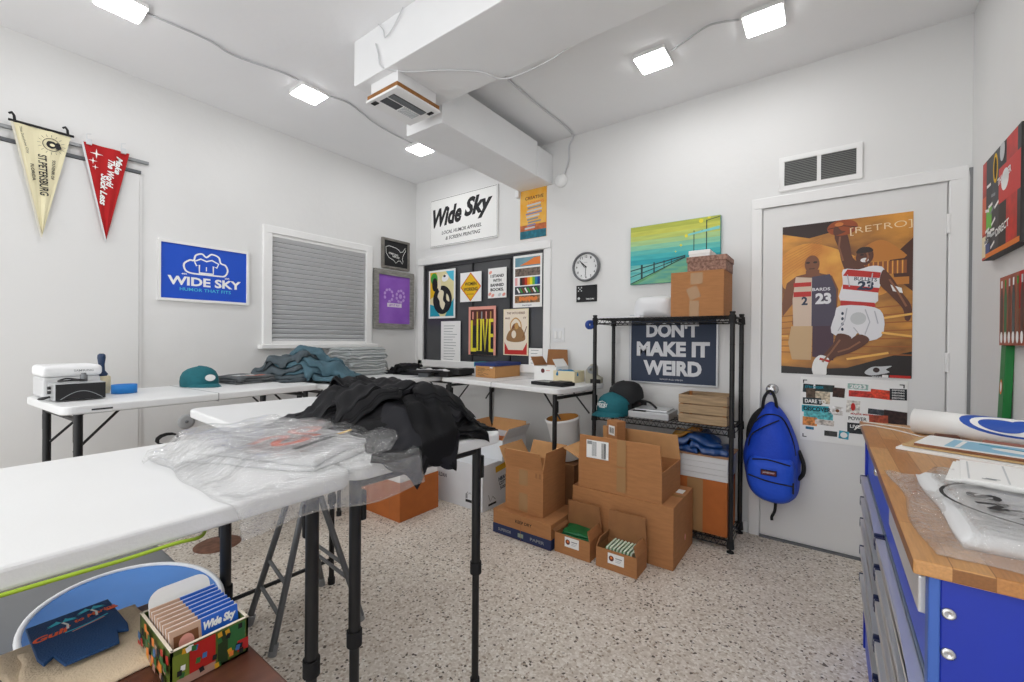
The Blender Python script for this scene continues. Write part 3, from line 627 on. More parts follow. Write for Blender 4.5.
def d_col(b, w, h):
    random.seed(21)
    bl = [(-.20, .12, .05, .05, '#1c2b30'), (-.17, .075, .08, .09, '#5b4a3c'), (-.12, .125, .09, .04, '#22302f'), (-.13, .07, .07, .07, '#c9bca4'), (-.055, .105, .055, .055, '#3a2016'), (-.165, .0, .13, .04, '#30a7b8'), (-.18, .045, .09, .04, '#26353a'), (-.15, -.035, .14, .045, '#58b3b9'), (-.19, -.075, .07, .05, '#d98a4a'), (-.12, -.075, .09, .03, '#c9c0b8'), (-.06, .0, .05, .05, '#efe6da'), (.03, .145, .09, .03, '#9fc0b8'), (.05, .105, .12, .035, '#c5372c'), (.13, .11, .09, .05, '#d9452c'), (.20, .115, .07, .06, '#1e2328'), (.01, .03, .06, .07, '#dcd3cb'), (.15, .01, .15, .03, '#3a3f46'), (.19, -.02, .10, .09, '#33201d'), (.12, -.03, .08, .05, '#a3472f'), (.02, -.09, .07, .06, '#23282c'), (.13, -.075, .10, .03, '#30707a'), (-.09, -.135, .06, .03, '#3a3a3a'), (-.03, -.135, .045, .045, '#3e9ab0'), (-.19, -.115, .04, .015, '#2a6f92')]
    for i, (x, z, a, c, col) in enumerate(bl): b.rect(x - a / 2, z - c / 2, x + a / 2, z + c / 2, P('collage_%d' % i, col, .6, var=.5, scale=70), random.uniform(-.08, .04))
    b.text('DARE TO', -.165, .045, .10, .022, PAPER, bold=.03); b.text('DISCOVER', -.155, .0, .13, .025, INK, bold=.03); b.text('2023', .03, .145, .07, .022, PAPER, bold=.03); b.text('MAJOR MEDIA', .05, -.01, .10, .012, RED); b.text('POWER', .03, -.035, .08, .02, INK, bold=.01); b.text('LIVE', .02, -.08, .045, .018, PAPER); b.text('STRONGER', -.17, .128, .09, .014, TEALP)
    b.ell(-.03, -.135, .016, .016, PAPER); b.ell(.01, .03, .010, .022, RED); b.ell(-.06, .0, .009, .009, BRNP)
    for k in range(4): b.text('EVERYTHING', .2, .137 - k * .014, .05, .008, PAPER)
    for x, z, sx, sz in ((-.225, .17, 1, -1), (.225, .17, -1, -1), (-.225, -.17, 1, 1)):
        b.rect(min(x, x + sx * .02), min(z, z + sz * .005), max(x, x + sx * .02), max(z, z + sz * .005), INK); b.rect(min(x, x + sx * .005), min(z, z + sz * .02), max(x, x + sx * .005), max(z, z + sz * .02), INK)
sheet('sticker_sheet', 'white sheet crowded with small coloured pictures below the basketball poster', 'poster', 'B', 3.69, .825, .475, .375, .003, PAPER, d_col, off=.0145)

# ---- canvases on the right wall
def d_c1(b, w, h):
    random.seed(4)
    cols = ['#b8352a', '#2a2c30', '#3a3d42', '#1c1d20', '#c22a22', '#2a2b2f', '#d8d8d8']
    x = -w / 2; i = 0
    ws = [.055, .085, .085, .09, .12, w]
    for i, ww in enumerate(ws):
        x1 = min(x + ww, w / 2); b.rect(x, -h / 2, x1, h / 2, P('canvas_col_%d' % i, cols[i], .5, var=.2, scale=20)); x = x1
        if x >= w / 2: break
    b.rect(-w / 2 + .0, -.10, -w / 2 + .055, .06, P('canvas_orange', '#d8603a', .5)); b.rect(-w / 2, -.2, -w / 2 + .055, -.11, CREAM)
    b.rect(-w / 2 + .06, -.09, -w / 2 + .135, -.0, P('canvas_green', '#6fc043', .5)); b.ell(-w / 2 + .18, .14, .03, .06, YEL); b.ell(-w / 2 + .18, .14, .018, .045, INK)
    b.rect(-w / 2 + .225, -.02, w / 2, .12, P('canvas_red', '#cf2c25', .5)); b.ell(-w / 2 + .30, .06, .045, .04, PAPER, .4)
    for k in range(16):
        z = random.uniform(-h / 2 + .03, h / 2 - .04); xx = random.uniform(-w / 2 + .06, -w / 2 + .20); b.rect(xx - .025, z, xx + .03, z + .012, random.choice([LGRY, GRYP, PAPER, PAPER]), random.uniform(-.2, .5))
    b.text('DIRECT', .04, -.12, .16, .03, PAPER, bold=.03, rot=.08); b.text('THUNDER', .06, .075, .16, .03, PAPER, bold=.03, rot=.08)
    b.ell(-w / 2 + .27, .18, .03, .04, LGRY); b.rect(-w / 2 + .06, -.2, -w / 2 + .12, -.15, P('canvas_blue', '#3a4a80', .5)); b.rect(-w / 2 + .06, -h / 2, w / 2, -h / 2 + .02, ORG)
sheet('collage_canvas', 'large black and red collage canvas high on the right wall', 'canvas', 'R', -.605, 1.79, .47, .42, .035, P('canvas_side', '#33302f', .6), d_c1)
def d_c2(b, w, h):
    b.rect(-w / 2, -h / 2, w / 2, h / 2, P('bottle_bg', '#a5543a', .5, var=.25, scale=12)); b.rect(.06, .0, w / 2, h / 2, RED)
    cs = ['#4a2a1c', '#2f6b40', '#6b3b22', '#3c4a4a', '#7a4a2c', '#4f2c20', '#8a3a28']
    for i, c in enumerate(cs):
        x = -w / 2 + .025 + i * .045; b.rect(x - .016, -h / 2 + .03, x + .016, .05, P('bottle_%d' % i, c, .5)); b.poly([(x - .016, .05), (x + .016, .05), (x + .007, .09), (x - .007, .09)], MATS['bottle_%d' % i]); b.rect(x - .008, .09, x + .008, .118, [PAPER, GRN, LGRY][i % 3]); b.ell(x, -h / 2 + .03, .014, .022, PAPER)
sheet('bottle_canvas', 'small canvas of brown and green shapes below the collage canvas', 'canvas', 'R', -.755, 1.345, .31, .265, .03, P('canvas_side2', '#7a4030', .6), d_c2)

# ------------------------------------------------------------------ ceiling things
LEDG = 'square ceiling lights'
def led(x, y, label):
    t = thing('ceiling_light', label, 'ceiling light', (x, y, CH), 0, LEDG)
    f = MB(); f.prism(rrect(.185, .185, .012), -.022, 0, TRIM); f.build('housing', t, bevel=.003)
    p = MB(); p.prism(rrect(.170, .170, .01), -.026, -.022, EM('led_panel', '#ffffff', LIGHT_STRENGTH)); p.build('diffuser', t); return t
led(.745, -2.55, 'square ceiling light cut by the top edge, nearest the pennants')
led(.745, -1.59, 'square ceiling light between the blind window and the duct')
led(.71, -.58, 'square ceiling light nearest the far corner')
led(2.74, -.59, 'square ceiling light left of the pair by the door wall')
led(3.305, -.58, 'square ceiling light at the top edge above the door')
led(2.74, -2.6, 'square ceiling light behind the main duct'); led(3.5, -3.7, 'unseen square ceiling light nearest the viewer, set back to brighten the right wall'); led(2.2, -4.1, 'added fill light, square, on the ceiling behind the viewer, middle'); led(.9, -4.0, 'added fill light, square, on the ceiling behind the viewer, left')  # lamps by the viewer unseen: one set back, two added, to lighten walls
WIRE = P('white_cable', '#d2d3d5', .5); WIRED = P('grey_cable', '#c3c4c6', .5)
def cable(name, label, pts, r, mat, cat='cable', sm=6):
    b = MB(); b.tube(spline(pts, sm, closed=False), r, mat, 6); return tag(b.build(name), label, cat)
cable('ceiling_cable', 'thin grey cable along the ceiling linking the left lights', [(.76, -2.45, 2.874), (.79, -2.2, 2.872), (.765, -2.05, 2.87), (.83, -1.8, 2.872), (.82, -1.7, 2.874)], .005, WIRED)
cable('ceiling_cable', 'thin grey cable along the ceiling towards the far corner light', [(.82, -1.48, 2.874), (.85, -1.35, 2.872), (.77, -1.1, 2.87), (.74, -.9, 2.87), (.73, -.69, 2.874)], .005, WIRED)
cable('ceiling_cable', 'short cable looping between the two lights near the door', [(2.85, -.6, 2.874), (2.92, -.64, 2.868), (3.05, -.69, 2.872), (3.13, -.68, 2.87), (3.20, -.64, 2.874)], .005, WIRED)
cable('conduit_cable', 'grey cable from the duct across the ceiling down to the white wall dome', [(1.95, -1.27, 2.873), (1.93, -.9, 2.87), (1.925, -.54, 2.87), (1.93, -.18, 2.87), (1.90, -.02, 2.865), (1.865, -.012, 2.80), (1.86, -.012, 2.68), (1.815, -.014, 2.57)], .007, WIRE)
cable('duct_wire', 'thin white wire crossing the underside of the main duct', [(1.64, -1.71, 2.78), (1.66, -1.71, 2.72), (1.69, -1.705, 2.64), (1.78, -1.62, 2.626), (1.95, -1.52, 2.624), (2.1, -1.40, 2.622), (2.2, -1.30, 2.60), (2.45, -1.27, 2.62), (2.6, -1.265, 2.66)], .004, WIRE)
cable('duct_wire', 'thin white wire hanging off the top edge of the duct', [(1.66, -1.71, 2.875), (1.71, -1.715, 2.82), (1.72, -1.712, 2.78), (1.78, -1.712, 2.80), (1.86, -1.71, 2.875)], .003, WIRE)
b = MB(Matrix.Rotation(math.pi / 2, 4, 'X')); b.lathe([(.055, 0), (.055, .02), (.045, .035), (.025, .045), (.0, .047)], TRIM, 24, cap=False)
o = tag(b.build('wall_dome'), 'small round white dome at the end of the ceiling cable', 'alarm'); o.location = (1.795, 0, 2.535)
# supply register box under the duct
t = thing('duct_register', 'boxy white air register with wooden edge under the main duct', 'vent', (1.64, -1.515, 2.515), 0)
bx(-.115, .115, -.14, .13, .045, .115, DUCT).build('boot', t)
PLY = P('plywood_edge', '#94622f', .7, var=.2, scale=20); bx(-.128, .128, -.155, .145, .02, .045, PLY).build('plywood_frame', t)
b = MB(); b.box(-.132, .132, -.16, .15, .008, .02, TRIM); GD = P('register_dark', '#4b4d50', .6)
b.box(.02, .07, -.13, .10, .006, .0085, GD); b.box(-.05, .01, -.13, -.02, .006, .0085, GD)
for k in range(8): b.box(-.05, .01, -.01 + k * .014, -.004 + k * .014, .003, .0085, LGRY); 
for k in range(6): b.box(.026 + k * .007, .028 + k * .007, -.13, .10, .003, .0085, GRYP)
b.box(-.11, -.07, -.145, -.12, .004, .0085, INK); b.box(.06, .1, .11, .13, .004, .0085, INK)
b.build('register_face', t)
# coaxial cover and coil on the wall beneath the left table
t = thing('wall_cover_plate', 'round grey cover plate on the wall under the left table', 'cover plate', (0, -2.05, .63), LW)
b = MB(Matrix.Rotation(math.pi / 2, 4, 'X')); b.lathe([(.05, 0), (.05, .005), (.03, .008), (.0, .009)], P('plate_grey', '#b6b8ba', .5), 24, cap=False); b.build('plate', t)
b = MB(Matrix.Rotation(math.pi / 2, 4, 'X')); b.lathe([(.010, .008), (.010, .016), (0, .018)], GREYM, 12, cap=False); b.build('socket', t)

# ------------------------------------------------------------------ folding tables
def folding_table(label, loc, rz, Lx, Wy, zt, legs=True, group='white folding tables', seam=True, inset=.065, ext=True, lx=None, yl=None, br=True):
    """white plastic fold-in-half table, long side along local x"""
    t = thing('folding_table', label, 'table', loc, rz, group)
    b = MB(); b.prism(rrect(Lx, Wy, .045, 6), zt - .038, zt, TOPW); b.build('tabletop', t, bevel=.008, seg=3)
    if seam: bx(-.0015, .0015, -Wy / 2 - .001, Wy / 2 + .001, zt - .044, zt + .0008, P('seam_grey', '#8c8e90', .6)).build('fold_seam', t)
    for sy in (-1, 1): bx(-Lx / 2 + .08, Lx / 2 - .08, sy * (Wy / 2 - .16) - .012, sy * (Wy / 2 - .16) + .012, zt - .058, zt - .038, GREYM).build('under_rail', t)
    LXs = lx or (-Lx / 2 + inset, Lx / 2 - inset); yy = yl or Wy / 2 - .055
    for sx in LXs:
        for sy in (-yy, yy):
            b = MB(); b.tube([(sx, sy, .42), (sx, sy, zt - .043)], .0155, BLACK, 14)
            b.tube([(sx, sy, .40), (sx, sy, .44)], .020, MATB, 14)
            b.tube([(sx, sy, .02), (sx, sy, .42)], .0125, BLACK, 12)
            b.tube([(sx, sy, .0), (sx, sy, .03)], .017, MATB, 12)
            lg = b.build('leg', t)
            b = MB(); b.box(sx - .012, sx + .012, sy + .012, sy + .028, zt - .17, zt - .09, MATB, ); b.build('leg_clip', lg, bevel=.004)
        d = 1 if sx < 0 else -1
        b = MB(); b.tube([(sx, -yy, zt - .07), (sx, yy, zt - .07)], .011, BLACK, 10); b.build('end_rail', t)
        for sy in ((-yy + .06, yy - .06) if br else ()):
            b = MB(); b.tube([(sx, sy * .98, zt - .22), (sx + d * .16, sy * .9, zt - .05)], .006, BLACK, 8); b.build('brace', t)
    return t
A1 = folding_table('long white folding table nearest the viewer at left, draped with the plastic bag', (2.325, -3.41, 0), LW, 1.82, .69, .90, lx=(-.85, .85), yl=.255, br=False)
T2 = folding_table('white folding table in the middle under the heap of black shirts', (1.985, -2.175, 0), -.05, 1.36, .575, .90, seam=False, lx=(-.39, .60), br=False)
b = MB(); b.tube([(-.39, -.23, .12), (-.39, .23, .12)], .009, BLACK, 8); b.build('foot_rail', T2)
# left table against the wall, slightly turned
T3 = folding_table('white folding table along the left wall under the blue sign, carrying the teal cap', (.66, -2.215, 0), LW + .075, 1.19, .61, .92)
bx(-.50, -.43, -.3065, -.3048, .895, .902, P('table_badge', '#2a2a2a', .5)).build('badge', T3)
T5 = folding_table('white folding table in the far left corner under the grey shirt stack', (.62, -.90, 0), LW + .03, 1.22, .61, .90)
T4 = folding_table('white folding table along the back wall beneath the dark window', (1.60, -.335, 0), -.12, 1.24, .59, .90)
bx(-.6205, -.618, -.06, .02, .872, .885, MATB).build('handle_slot', T4); bx(-.6805, -.679, -.06, .0, .872, .886, MATB).build('handle_slot', T2)

# ------------------------------------------------------------------ cloth heaps built shirt by shirt on a height field
class Heap:
    def __init__(s, x0, x1, y0, y1, z, edges=None, res=.01):
        s.x0, s.y0, s.res, s.z = x0, y0, res, z; s.nx = int((x1 - x0) / res) + 1; s.ny = int((y1 - y0) / res) + 1
        s.H = np.full((s.nx, s.ny), z); s.ex = edges or {}
        for i in range(s.nx):
            for j in range(s.ny):
                x, y = x0 + i * res, y0 + j * res; d = 0
                if 'x+' in s.ex: d = max(d, x - s.ex['x+'])
                if 'y+' in s.ex: d = max(d, y - s.ex['y+'])
                if 'y-' in s.ex: d = max(d, s.ex['y-'] - y)
                if d > 0: s.H[i, j] = z - .80 * d
    def h(s, x, y):
        i = min(max((x - s.x0) / s.res, 0), s.nx - 1.001); j = min(max((y - s.y0) / s.res, 0), s.ny - 1.001)
        a, b = int(i), int(j); u, v = i - a, j - b
        return (s.H[a, b] * (1 - u) + s.H[a + 1, b] * u) * (1 - v) + (s.H[a, b + 1] * (1 - u) + s.H[a + 1, b + 1] * u) * v
    def outxy(s, x, y):
        if 'x+' in s.ex and x > s.ex['x+']: x = s.ex['x+'] + .004 + (x - s.ex['x+']) * .25
        if 'y+' in s.ex and y > s.ex['y+']: y = s.ex['y+'] + (y - s.ex['y+']) * .25
        if 'y-' in s.ex and y < s.ex['y-']: y = s.ex['y-'] + (y - s.ex['y-']) * .25
        return x, y
    def put(s, name, cx, cy, w_, d_, rot, th, mat, seed, wr=.004, freq=1.0, nx=30, ny=24, art=None, edge=.04, relax=8, bf=None):
        rnd = random.Random(seed); ph = [rnd.uniform(0, 6.28) for _ in range(10)]; c, q = math.cos(rot), math.sin(rot)
        X = np.zeros((ny, nx)); Y = X.copy(); B = X.copy(); U = X.copy(); V = X.copy()
        fl = rnd.uniform(-.12, .18)
        for j in range(ny):
            for i in range(nx):
                u = i / (nx - 1) - .5; v = j / (ny - 1) - .5
                lx = u * w_ * (1 + fl * v + edge * math.sin(9 * v + ph[0])) ; ly = v * d_ * (1 + edge * math.sin(8 * u + ph[1]) + edge * .6 * math.sin(19 * u + ph[2]))
                X[j, i] = cx + lx * c - ly * q; Y[j, i] = cy + lx * q + ly * c; U[j, i] = lx; V[j, i] = ly
                B[j, i] = bf(X[j, i], Y[j, i]) if bf else s.h(X[j, i], Y[j, i])
        B0 = B.copy()
        for _ in range(0 if bf else relax):
            A = B.copy(); A[1:-1, 1:-1] = (B[:-2, 1:-1] + B[2:, 1:-1] + B[1:-1, :-2] + B[1:-1, 2:]) / 4
            B = np.maximum(B0, A)
        k = freq
        W = (np.sin(U * 38 * k + 6 * V * k + ph[3] + 1.5 * np.sin(V * 17 * k + ph[4])) * .5 + np.sin(V * 33 * k - 9 * U * k + ph[5] + 1.3 * np.sin(U * 21 * k + ph[6])) * .35
             + np.sin((U + V) * 71 * k + ph[7]) * .22 + np.sin((U - V) * 55 * k + 2 * np.sin(V * 30 * k) + ph[8]) * .25)
        W = np.abs(W) ** .8 * np.sign(W)
        T_ = B + th + wr * (W + .6)
        E = np.ones((ny, nx)); E[0, :] = E[-1, :] = 0; E[:, 0] = E[:, -1] = 0
        Tz = np.where(E > 0, T_, B + th * .55 + wr * .3 * W)
        vs = []; 
        def o(x, y, z): xx, yy = s.outxy(x, y); return (xx, yy, z)
        top = [o(X[j, i], Y[j, i], Tz[j, i]) for j in range(ny) for i in range(nx)]
        bot = [o(cx + (X[j, i] - cx) * .985, cy + (Y[j, i] - cy) * .985, B[j, i] + .0005) for j in range(ny) for i in range(nx)]
        b = MB(); b.grid(top, nx, ny, mat)
        N = nx * ny; vs = top + bot; fs = [(N + j * nx + i, N + (j + 1) * nx + i, N + (j + 1) * nx + i + 1, N + j * nx + i + 1) for j in range(ny - 1) for i in range(nx - 1)]
        ring = [(0, i) for i in range(nx)] + [(j, nx - 1) for j in range(1, ny)] + [(ny - 1, i) for i in range(nx - 2, -1, -1)] + [(j, 0) for j in range(ny - 2, 0, -1)]
        R = len(ring)
        for k_ in range(R):
            a = ring[k_][0] * nx + ring[k_][1]; d2 = ring[(k_ + 1) % R][0] * nx + ring[(k_ + 1) % R][1]
            fs.append((a, a + N, d2 + N, d2))
        b.v = []; b.f = []; b.m = []; b.sm = []
        fs = [(j * nx + i, j * nx + i + 1, (j + 1) * nx + i + 1, (j + 1) * nx + i) for j in range(ny - 1) for i in range(nx - 1)] + fs
        if not bf: b.add(vs, fs, mat, True)
        else:      # folded shirt: two or three stacked plies with crisp hems
            for pl in range(3):
                z0_, z1_ = pl / 3, (pl + 1) / 3; s_ = 1.0 - .055 * pl; ox, oy = rnd.uniform(-.006, .006), rnd.uniform(-.006, .006)
                tp = []; bt = []
                for j in range(ny):
                    for i in range(nx):
                        xx = cx + ox * pl + (X[j, i] - cx) * s_; yy = cy + oy * pl + (Y[j, i] - cy) * s_; bb0 = bf(xx, yy) + wr * (W[j, i] + .6) * (pl + 1) / 3
                        tp.append(o(xx, yy, bb0 + th * z1_ - (.0012 if E[j, i] == 0 else 0))); bt.append(o(xx, yy, bb0 + th * z0_ - .001))
                gf = [(j * nx + i, j * nx + i + 1, (j + 1) * nx + i + 1, (j + 1) * nx + i) for j in range(ny - 1) for i in range(nx - 1)]
                b.add(tp, gf, mat, True)
                rv = [tp[a[0] * nx + a[1]] for a in ring] + [bt[a[0] * nx + a[1]] for a in ring]
                b.add(rv, [(k_, k_ + R, (k_ + 1) % R + R, (k_ + 1) % R) for k_ in range(R)], mat, False)
                if pl == 0: b.add(bt, [f[::-1] for f in gf], mat, True)
        if art:       # printed patches: list of (u0,u1,v0,v1,material) as fractions of the sheet
            for (u0, u1, v0, v1, am) in art:
                k_ = b.mi(am)
                for j in range(int(v0 * (ny - 1)), int(v1 * (ny - 1))):
                    for i in range(int(u0 * (nx - 1)), int(u1 * (nx - 1))): b.m[j * (nx - 1) + i] = k_
        # raise the height field
        for j in range(ny):
            for i in range(nx):
                a = int(round((X[j, i] - s.x0) / s.res)); d2 = int(round((Y[j, i] - s.y0) / s.res))
                if bf: break
                for da in (-1, 0, 1):
                    for db in (-1, 0, 1):
                        aa, bb_ = a + da, d2 + db
                        if 0 <= aa < s.nx and 0 <= bb_ < s.ny: s.H[aa, bb_] = max(s.H[aa, bb_], T_[j, i])
        return b.build(name)

BLKC = [P('black_cotton', '#141417', .7, spec=.2, bump=.12, bscale=300), P('black_cotton2', '#1c1c21', .7, spec=.25, bump=.12, bscale=300), P('black_cotton3', '#0d0d10', .7, spec=.2, bump=.12, bscale=300)]
hp = Heap(1.6, 3.05, -2.75, -1.6, .9005, {'x+': 2.67, 'y+': -1.9})
rb = random.Random(12)
def dome(x, y):
    dx, dy = x - 2.28, y + 2.12; dx, dy = dx * math.cos(.10) - dy * math.sin(.10), dx * math.sin(.10) + dy * math.cos(.10)
    r = ((abs(dx) / .44) ** 2.8 + (abs(dy) / .26) ** 2.8) ** (1 / 2.8); f = min(1, max(0, (r - .50) / .56)); f = f * f * (3 - 2 * f)
    return 1 - f
def heap_base(t):
    def g_(x, y):
        e = dome(x, y)
        w_ = .45 * math.sin(46 * (x * .45 + y * .9) + 2.4 * math.sin(9 * x) + 1.4 * math.sin(17 * y)) + .35 * math.sin(66 * (x * .8 - y * .5) + 2.1 * math.sin(13 * y + 1)) + .3 * math.sin(112 * (x * .35 + y) + 2.5 * math.sin(19 * x))
        z = .9005 + e * .150 * t * (1 + .12 * math.sin(7 * x + 1) + .1 * math.sin(11 * y)) + .015 * w_ * min(1, e * 2.2) * (.3 + .7 * t)
        z = max(z, .9005)
        if x > 2.67: z -= min(.9 * (x - 2.67), .14) + .0
        if y > -1.9: z -= .8 * (y + 1.9)
        return z
    return g_
NL = 52
for i in range(NL):
    t_ = (i + 1) / NL; sp = 1 - .30 * t_ ** 1.5
    x = 2.27 + rb.uniform(-.33, .31) * sp; y = -2.13 + rb.uniform(-.15, .15) * sp
    a = rb.uniform(.22, .34); d = rb.uniform(.14, .22); r = rb.choice([rb.uniform(-.3, .5), rb.uniform(-.9, -.3), rb.uniform(.9, 1.6)])
    if i in (20, 34): x, y, a, d, r = 2.58, -2.27, .34, .17, -.75
    if i in (26, 40): x, y, a, d, r = 2.50, -2.08, .24, .18, .2
    if i in (28, 44): x, y, a, d, r = 2.62, -2.20, .22, .14, -.4
    x = min(x, 2.62); 
    o = hp.put('black_shirt', x, y, a, d, r, .0125, BLKC[i % 3], 100 + i, wr=.0026, freq=1.3, nx=36, ny=28, edge=.045, bf=heap_base(t_))
    tag(o, 'wrinkled black t-shirt lying in the big heap on the middle table', 't-shirt', 'black shirts heaped on the middle table')

# teal and grey heap on the left wall table
TL = [P('slate_cotton', '#4d585e', .85, var=.1, scale=30, bump=.15, bscale=250), P('teal_cotton', '#4b6a77', .85, var=.1, scale=30, bump=.15, bscale=250), P('slate_cotton2', '#40494f', .85, var=.1, scale=30, bump=.15, bscale=250)]
h2_ = Heap(-.15, 1.35, -2.0, -.9, .9205, {'x+': .90})
for i, (x, y, a, d, r, m_) in enumerate([(.52, -1.52, .5, .42, .1, 2), (.50, -1.45, .46, .40, -.1, 0), (.62, -1.38, .50, .40, .5, 1), (.45, -1.55, .40, .38, .9, 0), (.56, -1.42, .42, .36, .2, 1), (.42, -1.45, .40, .34, -.5, 2), (.66, -1.32, .38, .34, .9, 1), (.48, -1.50, .36, .30, .4, 0), (.50, -1.32, .34, .28, 1.3, 1)]):
    o = h2_.put('crumpled_shirt', x - .07, y - .03, a, d, r, .014, TL[m_], 300 + i, wr=.0115, freq=.62, nx=36, ny=30, edge=.09, relax=4)
    tag(o, ('dusty teal t-shirt' if m_ == 1 else 'slate grey t-shirt') + ' crumpled in the heap below the window', 't-shirt', 'teal and grey shirts heaped below the window' if m_ == 1 else 'slate shirts heaped below the window')
# folded grey stack
h3 = Heap(-.1, 1.2, -1.3, -.2, .9005)
GC = [P('ash_cotton', '#c2c5c6', .9, bump=.12, bscale=300), P('ash_cotton2', '#a9aeae', .9, bump=.12, bscale=300)]
for i in range(12):
    o = h3.put('folded_shirt', .25 + rb.uniform(-.01, .01), -.86 + rb.uniform(-.01, .01), .38, .30, LW + rb.uniform(-.05, .05), .017, GC[i % 2], 400 + i, wr=.003, freq=.6, nx=22, ny=20, edge=.012)
    tag(o, 'light grey t-shirt in the neat folded stack beside the crumpled teal heap', 't-shirt', 'light grey folded shirt stack')
h4 = Heap(0, 1.3, -1.2, 0, .9005)
for i, (x, y, a, d, r) in enumerate([(.50, -.52, .30, .26, .2), (.45, -.50, .26, .24, -.3), (.52, -.54, .22, .2, .6)]):
    o = h4.put('black_shirt', x, y, a, d, r, .022, BLKC[i % 3], 500 + i, wr=.008, nx=24, ny=20, edge=.08)
    tag(o, 'black t-shirt bunched beside the light grey stack', 't-shirt', 'black shirts beside the light grey stack')
# white rags on a black tray in the corner
t = thing('black_tray', 'low black tray on a post in the far corner behind the black shirts', 'tray', (.80, -.42, .9), .1)
bx(-.24, .24, -.17, .17, .0, .02, MATB).build('base', t, bevel=.003)
for a, c, d_, e in ((-.24, .24, -.17, -.155), (-.24, .24, .155, .17), (-.24, -.225, -.155, .155), (.225, .24, -.155, .155)): bx(a, c, d_, e, .02, .05, MATB).build('rim', t, bevel=.003)
bx(.20, .30, -.10, .12, .02, .065, MATB).build('end_block', t, bevel=.005)
h5 = Heap(.4, 1.2, -.8, 0, .921)
o = h5.put('white_rag', .76, -.42, .30, .22, .2, .012, P('white_cotton', '#dcdde0', .9), 601, wr=.012, nx=24, ny=20, edge=.1)
tag(o, 'crumpled white rag lying in the black tray in the corner', 'rag')
# press head between the corner table and the black heap
t = thing('press_platen', 'dark metal platen on a small bracket at the end of the far corner table', 'press', (.86, -.62, .901), .2)
bx(-.11, .10, -.10, .10, .035, .050, MATB).build('platen', t, bevel=.004); bx(-.05, .05, -.05, .05, 0, .035, GREYM).build('bracket', t)

# ---- things on the left wall table
# cap builder
def cap(name, label, loc, rz, m_, brim_m, back=None, s=1.0, patch=None, tilt=0, btn=True):
    t = thing(name, label, 'cap', loc, rz); t.rotation_euler = (tilt, 0, rz)
    b = MB(); n = 32; prof = [(.093, 0), (.095, .03), (.092, .06), (.080, .088), (.060, .106), (.035, .117), (.012, .121), (0, .121)]
    vs = []; fs = []
    for r_, z in prof:
        for k in range(n): a = 2 * math.pi * k / n; vs.append((r_ * 1.02 * math.cos(a) * s, r_ * 1.16 * math.sin(a) * s, z * (1 + .04 * math.sin(a) * -1) * s))
    for i in range(len(prof) - 1):
        for k in range(n): fs.append((i * n + k, i * n + (k + 1) % n, (i + 1) * n + (k + 1) % n, (i + 1) * n + k))
    b.add(vs, fs, m_, True)
    if back:
        km = b.mi(back)
        for q_, f in enumerate(b.f):
            y = sum(b.v[i][1] for i in f) / 4
            if y > .01 * s: b.m[q_] = km
    b.build('crown', t)
    b = MB(); top = []; N = 16
    for j in range(6):
        for i in range(N + 1):
            a = math.pi * (1.0 + .5 * 0) + math.pi * i / N; f = j / 5
            rx = .093 * s; ry = .108 * s + .072 * s * f * math.sin(math.pi * i / N) ** .55
            x = rx * math.cos(a); y = ry * math.sin(a); z = .006 * s - .010 * s * f * abs(math.cos(a)) - .014 * s * f
            top.append((x, y, max(z, -.018 * s) + .012 * s))
    nn = N + 1; bot = [(x, y, z - .004) for x, y, z in top]
    b.grid(top, nn, 6, brim_m); b.grid(bot[::-1], nn, 6, brim_m)
    b.build('brim', t)
    if btn: b = MB(TR(0, 0, .121 * s)); b.lathe([(.008, -.002), (.007, .003), (0, .005)], m_, 10, cap=False); b.build('button', t)
    if patch:
        col, txt = patch; b = MB(TR(0, -.1155 * s, .055 * s) @ Matrix.Rotation(-.12, 4, 'X'))
        b.ell(0, 0, .030 * s, .020 * s, col) if not txt else (b.text(txt, 0, .004, .075 * s, .02 * s, col, bold=.03), b.stroke([(-.03, .02), (0, .03), (.03, .02)], .003, col), b.rect(-.025, -.014, .025, -.010, col))
        b.build('patch', t)
    return t
TEALC = P('teal_twill', '#10646f', .75, var=.08, scale=60, bump=.15, bscale=400); TEALD = P('teal_mesh', '#0d4a55', .85, bump=.4, bscale=500)
cap('baseball_cap', 'teal baseball cap on the left wall table beside folded shirts', (.49, -2.13, .921), 1.75, TEALC, TEALC, s=.98, patch=(PAPER, None))
h6 = Heap(.1, 1.0, -2.2, -1.4, .9205)
GT = P('charcoal_cotton', '#5b5e60', .9, var=.12, scale=40, bump=.12, bscale=300); OR2 = P('orange_ink', '#b4604a', .8, var=.3, scale=60); LG2 = P('pale_ink', '#b5b8b8', .8, var=.3, scale=60)
for i in range(3):
    o = h6.put('printed_shirt', .46, -1.86, .25, .25, .12 + i * .04, .013, GT, 700 + i, wr=.003, nx=28, ny=28, edge=.02, art=[(.35, .65, .2, .8, LG2), (.65, .9, .15, .85, OR2)] if i == 2 else None)
    tag(o, 'topmost charcoal t-shirt beside the teal cap with an orange and grey print' if i == 2 else 'charcoal t-shirt folded under the printed one right of the teal cap', 't-shirt', None if i == 2 else 'charcoal shirts beside the cap')
# white appliance
t = thing('white_printer', 'boxy white desktop machine at the left end of the wall table', 'machine', (.50, -2.70, .921), LW + .05)
bx(-.10, .105, -.10, .11, 0, .10, P('warm_white_plastic', '#d3d4d5', .45)).build('base', t, bevel=.012, seg=3)
b = MB(); b.box(-.105, .11, -.11, .11, .10, .155, WHITE); b.build('lid', t, bevel=.018, seg=4)
b = MB(); b.T = TR(.04, -.1105, .128); b.text('SAMSUNG', 0, 0, .07, .010, GRYP, bold=.01); b.build('badge', t)
